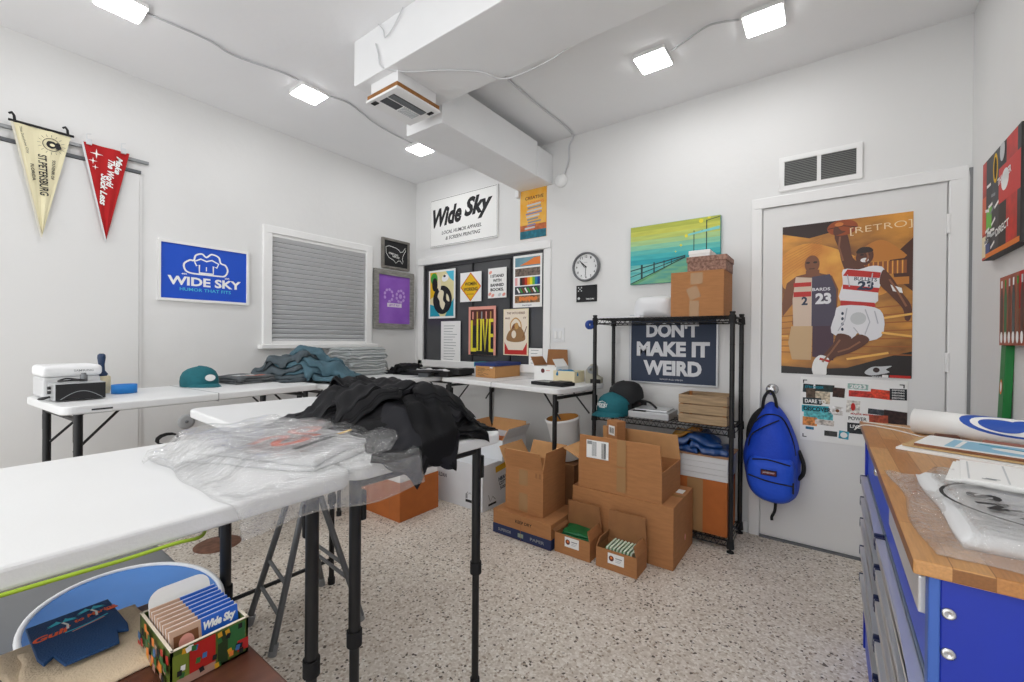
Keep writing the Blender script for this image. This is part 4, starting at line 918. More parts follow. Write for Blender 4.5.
# small silver heat press / radio
t = thing('silver_radio', 'silver box with black front and arc line on the wall table corner', 'device', (.73, -2.695, .921), LW + .03)
SILV = P('silver_plastic', '#b9bbbd', .35, .4)
bx(-.087, .085, -.07, .07, .004, .082, SILV).build('body', t, bevel=.004)
b = MB(); b.box(-.083, .083, -.076, -.07, .006, .079, INK); b.T = TR(0, -.076, 0); b.stroke([(-.068 + k * .007, .010 + .035 * math.sin(math.pi * k / 20)) for k in range(21)], .003, GRYP); b.build('front_panel', t)
for z in (.06, .04):
    b = MB(TR(-.088, 0, z) @ Matrix.Rotation(-math.pi / 2, 4, 'Y')); b.lathe([(.008, 0), (.007, .010), (0, .011)], BLACK, 12, cap=False); b.build('knob', t)
b = MB(); b.tube(spline([(-.09, .0, .02), (-.11, .0, .012), (-.12, .03, .01), (-.10, .07, .01), (-.07, .085, .01)], 5, False), .005, BLACK, 8); b.build('power_cord', t)
b = MB(); b.tube(spline([(-.06, .02, .088), (-.03, .05, .096), (.0, .03, .092), (.02, -.01, .090), (-.02, -.03, .092), (-.05, -.02, .090)], 5, True), .004, BLACK, 8, closed=True); b.build('coiled_lead', t)
b = MB(TR(.025, .02, .082)); b.lathe([(.014, 0), (.014, .028), (.009, .032), (.009, .04)], GREYM, 14); b.build('dial', t)
# brush-like roller
t = thing('handled_brush', 'round cream brush with an upright navy handle behind the silver box', 'brush', (.52, -2.575, .921), 0)
b = MB(); b.lathe([(.033, 0), (.037, .03), (.036, .085), (.03, .09)], P('cream_bristle', '#dccfae', .8), 24); b.build('brush_head', t)
b = MB(); b.lathe([(.022, .09), (.026, .10), (.014, .118), (.0125, .15), (.017, .185), (.016, .20), (.008, .207)], P('navy_plastic', '#1c3557', .4), 20); b.build('handle', t)
# blue tape
def tape(name, label, loc, R, h, col, rot=None, inner=.7):
    b = MB(); b.lathe([(R * inner, 0), (R, 0), (R, h), (R * inner, h), (R * inner, 0)], col, 32, cap=False); o = tag(b.build(name), label, 'tape'); o.location = loc
    if rot: o.rotation_euler = rot
    return o
BT = P('painters_tape', '#1d7fd0', .55)
tape('tape_roll', 'wide blue tape roll lying flat on the wall table by the brush', (.60, -2.50, .921), .052, .045, BT)
tape('tape_roll', 'small dark blue tape roll hanging on the left post of the wire shelf', (2.245, -.395, 1.325), .032, .022, P('dark_blue_tape', '#24489a', .5), (math.pi / 2, 0, 1.1), .35)

# ---- cartons
def carton(name, label, cx, cy, w_, d_, h, mat=None, flaps=None, z=0, inside=None, rz=0, closed=False, group=None, ins_z=None, side=None):
    """open or closed box; flaps = {side: (angle from vertical outward, length)}"""
    mat = mat or CARD; inside = inside or CARDI; t = thing(name, label, 'box', (cx, cy, z), rz, group); th = .005
    b = MB()
    if closed: b.box(-w_ / 2, w_ / 2, -d_ / 2, d_ / 2, 0, h, mat)
    else:
        b.box(-w_ / 2, w_ / 2, -d_ / 2, d_ / 2, 0, .008, mat)
        b.box(-w_ / 2, w_ / 2, -d_ / 2, -d_ / 2 + th, .008, h, mat); b.box(-w_ / 2, w_ / 2, d_ / 2 - th, d_ / 2, .008, h, mat)
        b.box(-w_ / 2, -w_ / 2 + th, -d_ / 2 + th, d_ / 2 - th, .008, h, mat); b.box(w_ / 2 - th, w_ / 2, -d_ / 2 + th, d_ / 2 - th, .008, h, mat)
    b.build('carton_body', t, bevel=.0015 if closed else 0)
    for s_, (an, ln) in (flaps or {}).items():
        q_ = s_[0]; wid = w_ if q_ in 'fb' else d_; off = {'f': (0, -d_ / 2, 0), 'b': (0, d_ / 2, math.pi), 'l': (-w_ / 2, 0, -math.pi / 2), 'r': (w_ / 2, 0, math.pi / 2)}[q_]
        f = MB(TR(off[0], off[1], h) @ RZ(off[2]) @ Matrix.Rotation(an, 4, 'X'))
        tp = .01; f.add([(-wid / 2, 0, 0), (wid / 2, 0, 0), (wid / 2 - tp, 0, ln), (-wid / 2 + tp, 0, ln)], [(0, 1, 2, 3)], mat)
        f.add([(-wid / 2, th, 0), (wid / 2, th, 0), (wid / 2 - tp, th, ln), (-wid / 2 + tp, th, ln)], [(3, 2, 1, 0)], inside)
        f.add([(-wid / 2, 0, 0), (wid / 2, 0, 0), (wid / 2 - tp, 0, ln), (-wid / 2 + tp, 0, ln), (-wid / 2, th, 0), (wid / 2, th, 0), (wid / 2 - tp, th, ln), (-wid / 2 + tp, th, ln)],
              [(1, 5, 6, 2), (2, 6, 7, 3), (3, 7, 4, 0)], inside)
        f.build('flap', t)
    return t
def front_art(t, w_, d_, cz, name, draw, side='f'):
    T = {'f': TR(0, -d_ / 2 - .0006, cz), 'r': TR(w_ / 2 + .0006, 0, cz) @ RZ(math.pi / 2), 'l': TR(-w_ / 2 - .0006, 0, cz) @ RZ(-math.pi / 2), 't': TR(0, 0, cz + .0006) @ RX}[side]
    b = MB(T); draw(b); return b.build(name, t)
def barcode(b, cx, cz, w_, h, mat=INK, n=14, seed=1):
    r = random.Random(seed); x = cx - w_ / 2
    for k in range(n): b.rect(x + w_ * k / n, cz - h / 2, x + w_ * (k + r.uniform(.3, .8)) / n, cz + h / 2, mat)

# brown box with white inner lid under the middle table
t = carton('shipping_box', 'orange brown cardboard box with a white lid on the floor under the middle table', 1.0875, -1.09, .455, .35, .26, CARDO, z=0, closed=True)
bx(-.222, .222, -.17, .17, .26, .315, PAPER).build('white_lid', t, bevel=.003)
front_art(t, .455, .35, .14, 'seam_line', lambda b: b.rect(.12, -.14, .122, .12, CARDD), 'f')
b = MB(TR(.2226, 0, .29) @ RZ(math.pi / 2)); barcode(b, -.06, 0, .09, .02); b.rect(.02, -.012, .06, .012, GRYP); b.build('label', t)
# white shirt boxes, one on the other
GILW = P('white_cardboard', '#dfe2e6', .75, var=.02, scale=10)
def d_gil(b):
    b.text('GILDAN', -.165, .03, .105, .028, NAVY, bold=.02)
    b.rect(.08, -.12, .14, -.10, INK); b.rect(.08, -.095, .10, -.06, GRYP); b.stroke([(.15, -.07), (.16, -.11), (.19, -.11), (.20, -.07)], .004, INK); b.rect(.15, -.14, .20, -.125, INK)
    for x in (.09, .115): b.stroke([(x, -.06), (x + .01, -.045), (x + .02, -.06)], .003, INK)
def d_gil2(b):
    YB_ = P('gold_print', '#d9a81e', .7)
    b.rect(-.04, .09, .14, .135, YB_, .12); b.text('HEAVY', .06, .03, .13, .03, NAVY, bold=.05, rot=.1); b.text('COTTON', .065, -.005, .12, .03, NAVY, bold=.05, rot=.1); b.text('5000', .06, -.04, .09, .025, NAVY, bold=.03, rot=.1)
    b.rect(-.12, -.14, -.03, -.125, INK); b.stroke([(-.12, -.06), (-.10, -.11), (-.07, -.08), (-.04, -.11)], .004, INK)
t = carton('shirt_box', 'large white shirt carton with blue lettering on the floor under the middle table', 1.40, -.62, .48, .37, .325, GILW, closed=True)
front_art(t, .48, .37, .165, 'print', d_gil); front_art(t, .48, .37, .165, 'side_print', d_gil2, 'r')
t = carton('shirt_box', 'white carton standing on the lettered shirt box, turned aside', 1.50, -.47, .34, .30, .15, GILW, z=.326, inside=CARDI, flaps={'l': (.3, .10), 'b': (.2, .1), 'r': (.5, .10)})
bx(-.14, .14, -.12, .12, .01, .11, CARDO).build('liner', t)

# flat printed box, tall open box on top of it
t = carton('flat_box', 'flat cardboard box with a navy printed base under the tall open box', 2.095, -.82, .425, .33, .15, CARD, closed=True)
bx(-.2135, .2135, -.1665, .1665, .002, .062, P('navy_card', '#1f2c55', .6)).build('navy_base', t, bevel=.001)
front_art(t, .427, .333, .032, 'print', lambda b: (b.text('SUPERIOR', -.12, 0, .10, .018, GRYP), b.rect(-.02, -.012, .02, .012, P('sage_print', '#8c9a8a', .7)), b.text('PAPER', .12, 0, .10, .018, GRYP), b.rect(-.001, -.06, .001, .11, CARDD)))
front_art(t, .425, .33, .11, 'stamp', lambda b: b.text('KEEP DRY', .02, .0, .12, .018, INK, bold=.02))
t = carton('tall_box', 'tall open cardboard box with taped front standing on the flat box', 2.08, -.80, .28, .27, .275, CARD, z=.151, flaps={'f': (.25, .115), 'l': (.55, .12), 'r': (.12, .115), 'b': (.35, .11)})
front_art(t, .28, .27, .14, 'tape', lambda b: (b.rect(-.035, -.13, .03, -.02, TAPE), b.rect(-.035, .03, .03, .125, TAPE), b.rect(.085, .09, .10, .12, CARDD), b.rect(.11, .09, .125, .12, CARDD)))
# two small product boxes with labels
def small_label(b):
    b.rect(-.045, -.028, .045, .028, PAPER); b.ell(-.025, 0, .014, .015, P('maroon_print', '#5d2022', .6)); b.ell(-.025, .003, .007, .007, ORG)
    b.rect(-.002, .004, .034, .009, GRYP); b.rect(-.002, -.006, .03, -.002, LGRY); b.rect(-.002, -.014, .025, -.010, LGRY)
t = carton('small_open_box', 'small open cardboard box of green bags, left of its twin on the floor', 2.432, -.882, .222, .165, .11, CARD, flaps={'b': (-.12, .15), 'l': (.9, .05), 'r': (-.3, .055)}, inside=CARDD)
front_art(t, .222, .165, .075, 'label', small_label)
t = carton('small_open_box', 'small open cardboard box of green striped packs, right of its twin', 2.695, -.893, .226, .15, .105, CARD, flaps={'b': (.02, .155), 'l': (-.25, .05), 'r': (-.35, .055)}, inside=CARDD)
front_art(t, .226, .15, .065, 'label', small_label)
h7 = Heap(2.2, 2.7, -1.1, -.7, .075)
for i in range(3):
    o = h7.put('green_bag', 2.43, -.872 + .01 * i, .19, .14, .05 * i, .010, P('green_film', '#0f6b3a', .4), 800 + i, wr=.003, nx=18, ny=14)
    tag(o, 'dark green plastic pack lying in the left small open box', 'pack', 'dark green packs in the left small box')
GS = P('green_pack', '#2e8a4a', .5); GS2 = P('pale_pack', '#d7e3cf', .5)
for i in range(8):
    b = MB(); b.box(-.010, -.006, -.060, .060, 0, .10, GS); b.box(-.006, .004, -.061, .061, 0, .104, GS2); o = b.build('seed_packet', bevel=.001); o.location = (2.625 + i * .019, -.893, .012); o.rotation_euler = (0, .16, 0)
    tag(o, 'slim green and white packet standing in the right small open box', 'packet', 'green and white packets in the right small box')
# wide boxes
t = carton('wide_box', 'big closed cardboard box carrying the wide open box, on the floor by the shelf', 2.635, -.578, .60, .40, .335, CARD, closed=True)
front_art(t, .60, .40, .335, 'tape', lambda b: (b.rect(-.3, -.02, .3, .02, TAPE), b.rect(.24, .05, .28, .12, PAPER)), 't')
front_art(t, .60, .40, .1, 'sticker', lambda b: b.ell(.03, .0, .012, .018, PINK), 'r')
t = carton('open_box', 'wide open cardboard box with a white shipping label on its raised front flap', 2.62, -.59, .50, .36, .165, CARD, z=.336, flaps={'f': (.03, .15), 'b': (-.2, .155), 'l': (1.2, .12)})
b = MB(TR(0, -.186, .165)); b.rect(-.195, .02, -.055, .125, PAPER); barcode(b, -.145, .075, .03, .085, GRYP, 8); barcode(b, -.085, .07, .028, .09, INK, 9, 4); b.rect(-.19, .10, -.16, .12, GRYP)
b.rect(-.004, .0, .05, .15, TAPE); b.rect(-.004, -.145, .05, -.01, TAPE); b.build('shipping_label', t)
t = carton('narrow_box', 'small upright cardboard box with a barcode sticker behind the raised flap', 2.495, -.50, .10, .07, .36, CARD, z=.346, rz=-.5, closed=True)
front_art(t, .10, .07, .30, 'sticker', lambda b: (b.rect(-.03, -.03, .03, .03, PAPER), barcode(b, 0, 0, .045, .035, INK, 8)), 'f')

# ------------------------------------------------------------------ things on the back wall table
t = carton('marked_box', 'tan cardboard box with black handwriting and a navy lid on the back wall table', 1.295, -.20, .21, .35, .115, P('cardboard_tan', '#c08d58', .85, var=.05, scale=14), z=.901, closed=True)
bx(-.112, .112, -.182, .182, .095, .122, P('navy_lid', '#1c3270', .6)).build('lid', t, bevel=.004)
def d_hand(b):
    random.seed(8)
    for k in range(6): b.stroke([(-.085 + .02 * i, .028 - k * .012 + random.uniform(-.004, .004)) for i in range(random.randint(4, 8))], .003, INK)
    b.rect(.05, .03, .08, .04, PAPER)
front_art(t, .21, .35, .05, 'handwriting', d_hand)
t = carton('small_white_box', 'small white box with a teal lid left of the marked cardboard box', 1.10, -.17, .10, .13, .075, PAPER, z=.901, closed=True)
bx(-.052, .052, -.067, .067, .075, .115, TEALP).build('lid', t, bevel=.003)
front_art(t, .10, .13, .04, 'mark', lambda b: b.rect(-.02, -.008, .02, .006, INK))
t = carton('white_open_box', 'white carton with raised brown flaps and a dark round mark on the back table', 1.80, -.155, .20, .19, .11, PAPER, z=.901, inside=CARDD, flaps={'b': (.05, .13), 'l': (.55, .08), 'r': (-.6, .07)})
front_art(t, .20, .19, .055, 'mark', lambda b: (b.ell(-.02, .02, .017, .018, P('maroon_print', '#5d2022', .6)), b.rect(.01, .02, .045, .026, PINK)))
t = carton('cream_tray', 'cream cardboard tray holding a blue cloth at the right of the back table', 1.99, -.21, .18, .16, .085, P('cream_card', '#e8dcb8', .8), z=.901)
h8 = Heap(1.8, 2.3, -.4, 0, .95)
o = h8.put('blue_cloth', 1.99, -.21, .165, .14, .3, .025, P('blue_cloth_m', '#2a7fae', .8), 900, wr=.012, nx=20, ny=18, edge=.1); tag(o, 'crumpled blue cloth in the cream tray on the back table', 'cloth')
t = thing('postal_scale', 'flat black device with a grey display at the front edge of the back table', 'scale', (2.03, -.50, .901), -.12)
bx(-.15, .13, -.075, .075, 0, .022, MATB).build('body', t, bevel=.005)
bx(-.11, .0, -.055, .02, .022, .025, P('display_grey', '#9a9c98', .35)).build('display', t); bx(.01, .12, -.06, .06, .022, .03, BLACK).build('plate', t, bevel=.003)
t = thing('tape_dispenser', 'beige desk dispenser stacked behind the left shelf post on the table end', 'dispenser', (2.17, -.17, .901), .2)
BG = P('beige_plastic', '#a9a594', .6)
b = MB(RZ(0) @ Matrix.Rotation(math.pi / 2, 4, 'X') @ TR(0, 0, -.03)); b.prism([(-.05, 0), (.07, 0), (.07, .04), (.035, .06), (.03, .13), (-.01, .14), (-.05, .09)], 0, .06, BG); b.build('body', t, bevel=.005)
bx(-.01, .065, -.04, .04, .0, .03, MATB).build('foot', t, bevel=.003)
b = MB(TR(.0, -.03, .10) @ Matrix.Rotation(math.pi / 2, 4, 'X')); b.lathe([(.012, 0), (.03, 0), (.03, .02), (.012, .02)], GRYP, 20, cap=False); b.build('roll', t)
# bucket on the floor
t = thing('white_bucket', 'white bucket with a golden inside on the floor under the back table', 'bucket', (2.06, -.34, .36), 0)
b = MB(); b.lathe([(.09, 0), (.12, .28), (.125, .285), (.125, .30), (.117, .30)], PAPER, 32, cap=False); b.lathe([(.0, .002), (.09, .002)], PAPER, 32, cap=False); b.build('bucket_body', t)
b = MB(); b.lathe([(.117, .30), (.087, .01), (0, .01)], P('gold_inside', '#c98b3a', .6), 32, cap=False); b.build('lining', t)
t.rotation_euler = (.12, -.1, 0)
t = carton('plinth_box', 'plain box on the floor beneath the white bucket', 2.06, -.34, .22, .22, .345, CARDD, closed=True)

# ------------------------------------------------------------------ wire shelf
t = thing('wire_shelf', 'black wire shelving unit standing against the back wall left of the door', 'shelf', (2.71, -.21, 0), 0)
SHX, SHY = .43, .16
for sx in (-1, 1):
    for sy in (-1, 1):
        b = MB(); b.tube([(sx * SHX, sy * SHY, .03), (sx * SHX, sy * SHY, 1.385)], .0135, BLACK, 14)
        for z in (.30, .45, .60, .90, 1.05, 1.2): b.tube([(sx * SHX, sy * SHY, z), (sx * SHX, sy * SHY, z + .004)], .0142, MATB, 14)
        b.tube([(sx * SHX, sy * SHY, 1.383), (sx * SHX, sy * SHY, 1.392)], .0155, MATB, 14)
        pp = b.build('post', t)
        b = MB(); b.lathe([(.020, 0), (.020, .006), (.007, .012), (.007, .03)], MATB, 12, T=TR(sx * SHX, sy * SHY, 0)); b.build('foot', pp)
for z in (.065, .705, 1.365):
    b = MB()
    for zz in (z, z - .032):
        b.tube([(-SHX, -SHY, zz), (SHX, -SHY, zz), (SHX, SHY, zz), (-SHX, SHY, zz)], .004, BLACK, 6, closed=True)
    for k in range(24):
        x = -SHX + SHX * 2 * (k + .5) / 24; x2 = -SHX + SHX * 2 * (k + 1) / 24; x1 = -SHX + SHX * 2 * k / 24
        for y in (-SHY, SHY): b.tube([(x1, y, z - .032), (x, y, z), (x2, y, z - .032)], .0022, BLACK, 5)
    for k in range(34): x = -SHX + .01 + (SHX * 2 - .02) * k / 33; b.tube([(x, -SHY, z + .003), (x, SHY, z + .003)], .0022, BLACK, 5)
    for y in (-.06, .06): b.tube([(-SHX, y, z - .002), (SHX, y, z - .002)], .003, BLACK, 5)
    sh = b.build('wire_tray', t)
    for sx in (-1, 1):
        for sy in (-1, 1):
            b = MB(); b.tube([(sx * SHX, sy * SHY, z - .04), (sx * SHX, sy * SHY, z + .008)], [.021, .018], MATB, 14); b.build('collar', sh)
# top of shelf
t = carton('moving_box', 'square brown cardboard box on top of the wire shelf', 2.935, -.205, .305, .27, .275, CARD, z=1.37, closed=True)
front_art(t, .305, .27, .135, 'tape', lambda b: (b.rect(-.035, .06, .035, .13, TAPE), b.rect(-.05, -.03, .015, .045, TAPE, .4), b.rect(-.04, -.135, .015, -.04, TAPE)))
t = thing('patterned_box', 'brown speckled gift box lying on the moving box', 'box', (2.975, -.185, 1.646), 0)
PT = P('floral_print', '#6b4a3e', .7, col2='#b08a78', scale=60); bx(-.105, .115, -.115, .115, 0, .088, PT).build('box_body', t, bevel=.003); bx(-.11, .12, -.12, .12, .06, .094, PT).build('lid', t, bevel=.003)
t = thing('white_gift_box', 'flat white box topmost on the shelf stack', 'box', (2.93, -.17, 1.741), 0)
bx(-.06, .06, -.09, .09, 0, .04, PAPER).build('box_body', t, bevel=.003); bx(-.063, .063, -.093, .093, .022, .046, PAPER).build('lid', t, bevel=.003)
def inflate(pts, depth, mat, n=8, pw=2.6, back=.0, T=None, b=None):
    b = b or MB(); ol = spline(pts, 5); N = len(ol); cx = sum(p[0] for p in ol) / N; cz = sum(p[1] for p in ol) / N
    vs = []; fs = []
    for j in range(n + 1):
        r = j / n; dd = depth * (1 - r ** pw) ** (.5)
        for x, z in ol: vs.append((cx + (x - cx) * r if j else cx, -dd, cz + (z - cz) * r if j else cz))
    for j in range(n):
        for k in range(N):
            a, c = j * N + k, j * N + (k + 1) % N; fs.append((a, a + N, c + N, c))
    o = len(vs)
    for x, z in ol: vs.append((cx + (x - cx) * .97, back, cz + (z - cz) * .97))
    for k in range(N): a, c = n * N + k, n * N + (k + 1) % N; fs.append((a, o + k, o + (k + 1) % N, c))
    fs.append(tuple(range(o, o + N)))
    b.add(vs, fs, mat, True, T=T); return b
t = thing('padded_bag', 'white padded package lying at the left on top of the wire shelf', 'package', (2.63, -.16, 1.372), 0)
inflate([(-.13, .0), (-.15, .06), (-.13, .135), (-.05, .15), (.06, .15), (.125, .12), (.135, .04), (.12, .0), (0, -.0)], .085, P('foam_white', '#e6e7e9', .6), back=.06).build('bag_body', t)
o = bx(-.16, .13, -.10, .10, 0, .012, P('foam_white', '#e6e7e9', .6)).build('foam_sheet', bevel=.004); o.location = (2.44, -.2, 1.372); tag(o, 'thin white foam sheet lying flat on the top shelf left of the package', 'sheet')
# middle shelf
cap('trucker_cap', 'teal trucker cap with black mesh back and white print on the middle shelf', (2.385, -.27, .712), -.25, TEALC, TEALC, back=P('mesh_black', '#1b1f22', .85, bump=.4, bscale=500), s=1.18, patch=(PAPER, 'WIDE SKY'))
cap('baseball_cap', 'black cap perched on top of the teal trucker cap', (2.44, -.18, .80), -.7, P('black_twill', '#1e1f22', .8, bump=.15, bscale=400), MATS['black_twill'], s=1.12, patch=(LGRY, None), tilt=.2)
t = carton('dark_box', 'low dark box beneath the black cap at the back of the middle shelf', 2.47, -.13, .14, .14, .08, MATB, z=.712, closed=True)
t = thing('silver_scale', 'flat silver shipping scale on the middle wire shelf', 'scale', (2.645, -.24, .712), .05)
bx(-.13, .13, -.12, .12, 0, .045, SILV).build('body', t, bevel=.005); bx(-.10, .11, -.08, .10, .045, .056, P('steel_plate', '#d3d5d7', .3, .6)).build('plate', t, bevel=.003)
bx(-.10, -.02, -.115, -.088, .045, .05, MATB).build('display', t); b = MB(); b.tube(spline([(-.09, .06, .06), (-.09, .06, .085), (-.03, .02, .09), (.03, -.03, .062)], 4, False), .007, MATB, 8); b.build('lead', t)
# wooden crate
t = thing('wooden_crate', 'small weathered wooden slat crate on the right of the middle shelf', 'crate', (2.97, -.20, .712), 0)
CW = P('crate_wood', '#a58c6d', .8, var=.22, scale=10, stretch=(1, 1, 8)); CW2 = P('crate_wood_in', '#b5763f', .8, var=.2, scale=10)
for z in (.003, .062, .121):
    for y in (-.125, .117): 
        b = MB(); b.box(-.138, .138, y, y + .008, z, z + .053, CW); b.build('slat', t, bevel=.0015)
    for x in (-.138, .130): 
        b = MB(); b.box(x, x + .008, -.117, .117, z, z + .053, CW); b.build('slat', t, bevel=.0015)
for x in (-.13, .115):
    for y in (-.117, .102): bx(x, x + .015, y, y + .015, .0, .172, CW2).build('corner_post', t)
bx(-.13, .13, -.117, .117, 0, .008, CW2).build('bottom', t)
# bottom shelf
t = carton('lower_box', 'plain brown box on the bottom shelf right side', 2.955, -.215, .325, .27, .32, CARDO, z=.07, closed=True)
front_art(t, .325, .27, .16, 'tape', lambda b: b.rect(-.06, -.16, .03, .16, TAPE))
FB = P('foam_board', '#d9dadb', .7)
for k in range(4):
    o = bx(-.20, .20, -.145, .145, 0, .033, FB).build('foam_board', bevel=.002); o.location = (2.92, -.205, .391 + k * .034); tag(o, 'white board in the flat stack on the brown lower box', 'board', 'white boards stacked on the lower box')
o = bx(-.21, .21, -.15, .15, 0, .006, P('kraft_sheet', '#b58b6a', .8)).build('kraft_sheet'); o.location = (2.92, -.205, .528); tag(o, 'thin kraft sheet on top of the white board stack', 'sheet')
h9 = Heap(2.5, 3.3, -.5, .1, .535)
BLF = P('blue_film', '#17437f', .3, spec=.7, bump=.3, bscale=30)
for i, (x, y) in enumerate([(2.86, -.22), (3.00, -.22), (2.92, -.2)]):
    o = h9.put('blue_bag', x, y, .20 if i < 2 else .26, .24, .1 * i, .030, BLF, 950 + i, wr=.008, nx=22, ny=20, edge=.06); tag(o, 'glossy blue plastic bag squashed on the lower stack of the wire shelf', 'bag', 'blue bags in the wire shelf')
o = h9.put('yellow_bag', 2.84, -.2, .20, .20, .3, .018, P('mustard_film', '#b88a24', .4, col2='#8c4f22', scale=8), 960, wr=.006, nx=20, ny=18, edge=.08); tag(o, 'mustard yellow packet lying on the blue bags', 'packet')

# ------------------------------------------------------------------ backpack hanging from the door knob
t = thing('backpack', 'blue backpack with black straps hanging from the door knob', 'backpack', (3.308, -.055, .56), 0)
BPK = P('blue_nylon', '#1248cf', .6, var=.06, scale=6, bump=.25, bscale=90); BPK2 = P('blue_nylon2', '#1a55dc', .6, bump=.25, bscale=90)
out = [(-.01, .29), (.035, .27), (.085, .20), (.125, .10), (.15, -.01), (.15, -.13), (.14, -.24), (.10, -.295), (.02, -.31), (-.07, -.285), (-.125, -.20), (-.15, -.08), (-.145, .0), (-.12, .10), (-.07, .22)]
inflate(out, .14, BPK, back=.03, pw=3).build('bag_body', t)
bf = inflate([(-.09, -.02), (.02, -.01), (.12, -.03), (.135, -.14), (.125, -.24), (.06, -.285), (-.04, -.275), (-.10, -.22), (-.12, -.12)], .055, BPK2, T=TR(0, -.115, 0), pw=3); pk = bf.build('front_pocket', t)
b = MB(); b.tube(spline([(-.08, -.168, -.035), (.0, -.176, -.025), (.11, -.165, -.045)], 5, False), .004, MATB, 6); b.tube(spline([(-.10, -.165, -.13), (.0, -.172, -.15), (.12, -.16, -.16)], 5, False), .004, MATB, 6); b.build('pocket_zip', pk)
b = MB(); b.tube(spline([(-.11, -.09, .02), (-.09, -.125, .10), (-.02, -.135, .16), (.05, -.115, .20)], 5, False), .004, MATB, 6); b.tube(spline([(-.08, -.09, .17), (-.02, -.105, .225), (.06, -.075, .21), (.11, -.07, .10), (.13, -.08, 0)], 5, False), .004, MATB, 6); b.build('main_zip', t)
b = MB(); b.box(-.035, .045, -.180, -.17, -.115, -.085, MATB); b.T = TR(.005, -.1805, -.10); b.rect(-.036, -.011, .036, .011, P('patch_red', '#6b2433', .6)); b.text('JANSPORT', 0, 0, .06, .011, LGRY, bold=.02); b.build('logo_patch', pk)
b = MB(); b.tube(spline([(-.045, -.02, .25), (-.035, -.03, .32), (-.005, -.03, .36), (.02, -.03, .32), (.03, -.02, .25)], 5, False), .009, MATB, 8); b.build('hanging_loop', t)
b = MB(); 
for y in (0,): b.tube(spline([(.14, -.02, .02), (.165, -.03, -.05), (.165, -.03, -.11), (.14, -.03, -.15)], 5, False), .011, MATB, 8)
b.build('side_strap', t)
inflate([(-.125, .02), (-.135, .10), (-.11, .19), (-.06, .25), (-.03, .24), (-.06, .12)], .05, MATB, back=.02).build('shoulder_strap', t)
b = MB(); b.tube(spline([(.03, -.03, -.30), (.025, -.03, -.36), (.01, -.03, -.40), (.012, -.035, -.42)], 5, False), [.009] * 16, MATB, 6); b.build('loose_strap', t)
b = MB(); b.box(.12, .128, -.17, -.155, -.20, -.14, MATB); b.build('zip_pull', pk)

# ------------------------------------------------------------------ stool, drain, floor items
t = thing('folding_stool', 'grey metal folding stool standing under the middle table', 'stool', (1.76, -2.15, 0), 0)
GT_ = P('grey_tube', '#6c6e70', .4, .4)
def leg_(x0, y0, x1, y1, ztop=.62):
    b = MB(); b.tube([(x0, y0, .02), (x1, y1, ztop)], .0125, GT_, 12); l = b.build('leg', t)
    b = MB(); b.tube([(x0, y0, 0), (x0 + (x1 - x0) * .06, y0 + (y1 - y0) * .06, .04)], .016, P('grey_rubber', '#8b8d8e', .7), 12); b.build('rubber_foot', l)
leg_(-.141, -.156, -.06, 0); leg_(.121, -.181, .05, 0); leg_(-.176, .19, -.06, .02); leg_(.208, .15, .05, .02)
def lp(a, b_, f): return tuple(a[i] + (b_[i] - a[i]) * f for i in range(3))
for f in (.25, .42):
    b = MB(); b.tube([lp((-.141, -.156, 0), (-.06, 0, .62), f), lp((.121, -.181, 0), (.05, 0, .62), f - .05)], .008, GT_, 8); b.build('rung', t)
for f in (.30, .40):
    b = MB(); b.tube([lp((-.176, .19, 0), (-.06, .02, .62), f), lp((.208, .15, 0), (.05, .02, .62), f)], .008, GT_, 8); b.build('rung', t)
bx(-.15, .15, -.13, .15, .62, .645, MATB).build('seat', t, bevel=.01)
b = MB(); b.lathe([(.0, .006), (.10, .006), (.12, .0)], P('rusty_plate', '#7b5746', .8, var=.3, scale=30), 32, cap=False); o = tag(b.build('drain_cover'), 'round rusty brown cover on the terrazzo floor by the table leg', 'drain cover'); o.location = (.70, -2.10, .001)
b = MB(); b.tube([(.06 * math.cos(k * .55) , .035 * math.sin(k * .55), .008 + k * .002) for k in range(30)], .006, MATB, 6); o = tag(b.build('coiled_cable'), 'black coiled cable hanging on the wall low under the left table', 'cable'); o.location = (.03, -2.17, .54); o.rotation_euler = (math.pi / 2, 0, LW)

# ------------------------------------------------------------------ bottom left: low bench, cushion, wooden table and its things
t = thing('grey_bench', 'flat grey box bench under the nearest white table', 'bench', (1.74, -3.2, 0), 0)
GB = P('grey_shell', '#727476', .55, var=.05, scale=3)
b = MB(); b.prism(rrect(1.0, 1.23, .06), .36, .42, GB); b.build('top_board', t, bevel=.015, seg=3)
b = MB(); b.prism(rrect(.90, 1.16, .05), .0, .36, P('grey_shell_dark', '#6d6f71', .6)); b.build('base', t)
t = thing('blue_cushion', 'oval blue cushion with white piping lying on the grey bench', 'cushion', (2.04, -2.785, .422), 0)
def oval(r, e=2.05, n=48, rx=.28, ry=.205): return [(rx * r * math.copysign(abs(math.cos(a)) ** (2 / e), math.cos(a)), ry * r * math.copysign(abs(math.sin(a)) ** (2 / e), math.sin(a))) for a in [2 * math.pi * k / n for k in range(n)]]
b = MB(); vs = []; fs = []; prof = [(.97, 0), (1.0, .02), (.98, .05), (.93, .045), (.80, .025), (.4, .015), (.02, .013)]
for r_, z in prof: vs += [(x, y, z) for x, y in oval(r_)]
for j in range(len(prof) - 1):
    for k in range(48): fs.append((j * 48 + k, j * 48 + (k + 1) % 48, (j + 1) * 48 + (k + 1) % 48, (j + 1) * 48 + k))
fs.append(tuple(range(6 * 48, 7 * 48))); b.add(vs, fs, P('blue_vinyl', '#4a86d0', .45, var=.06, scale=4), True); b.build('pad', t)
b = MB(); b.tube([(x, y, .048) for x, y in oval(.985)], .007, P('white_piping', '#f4f6f8', .5), 8, closed=True); b.build('piping', t)

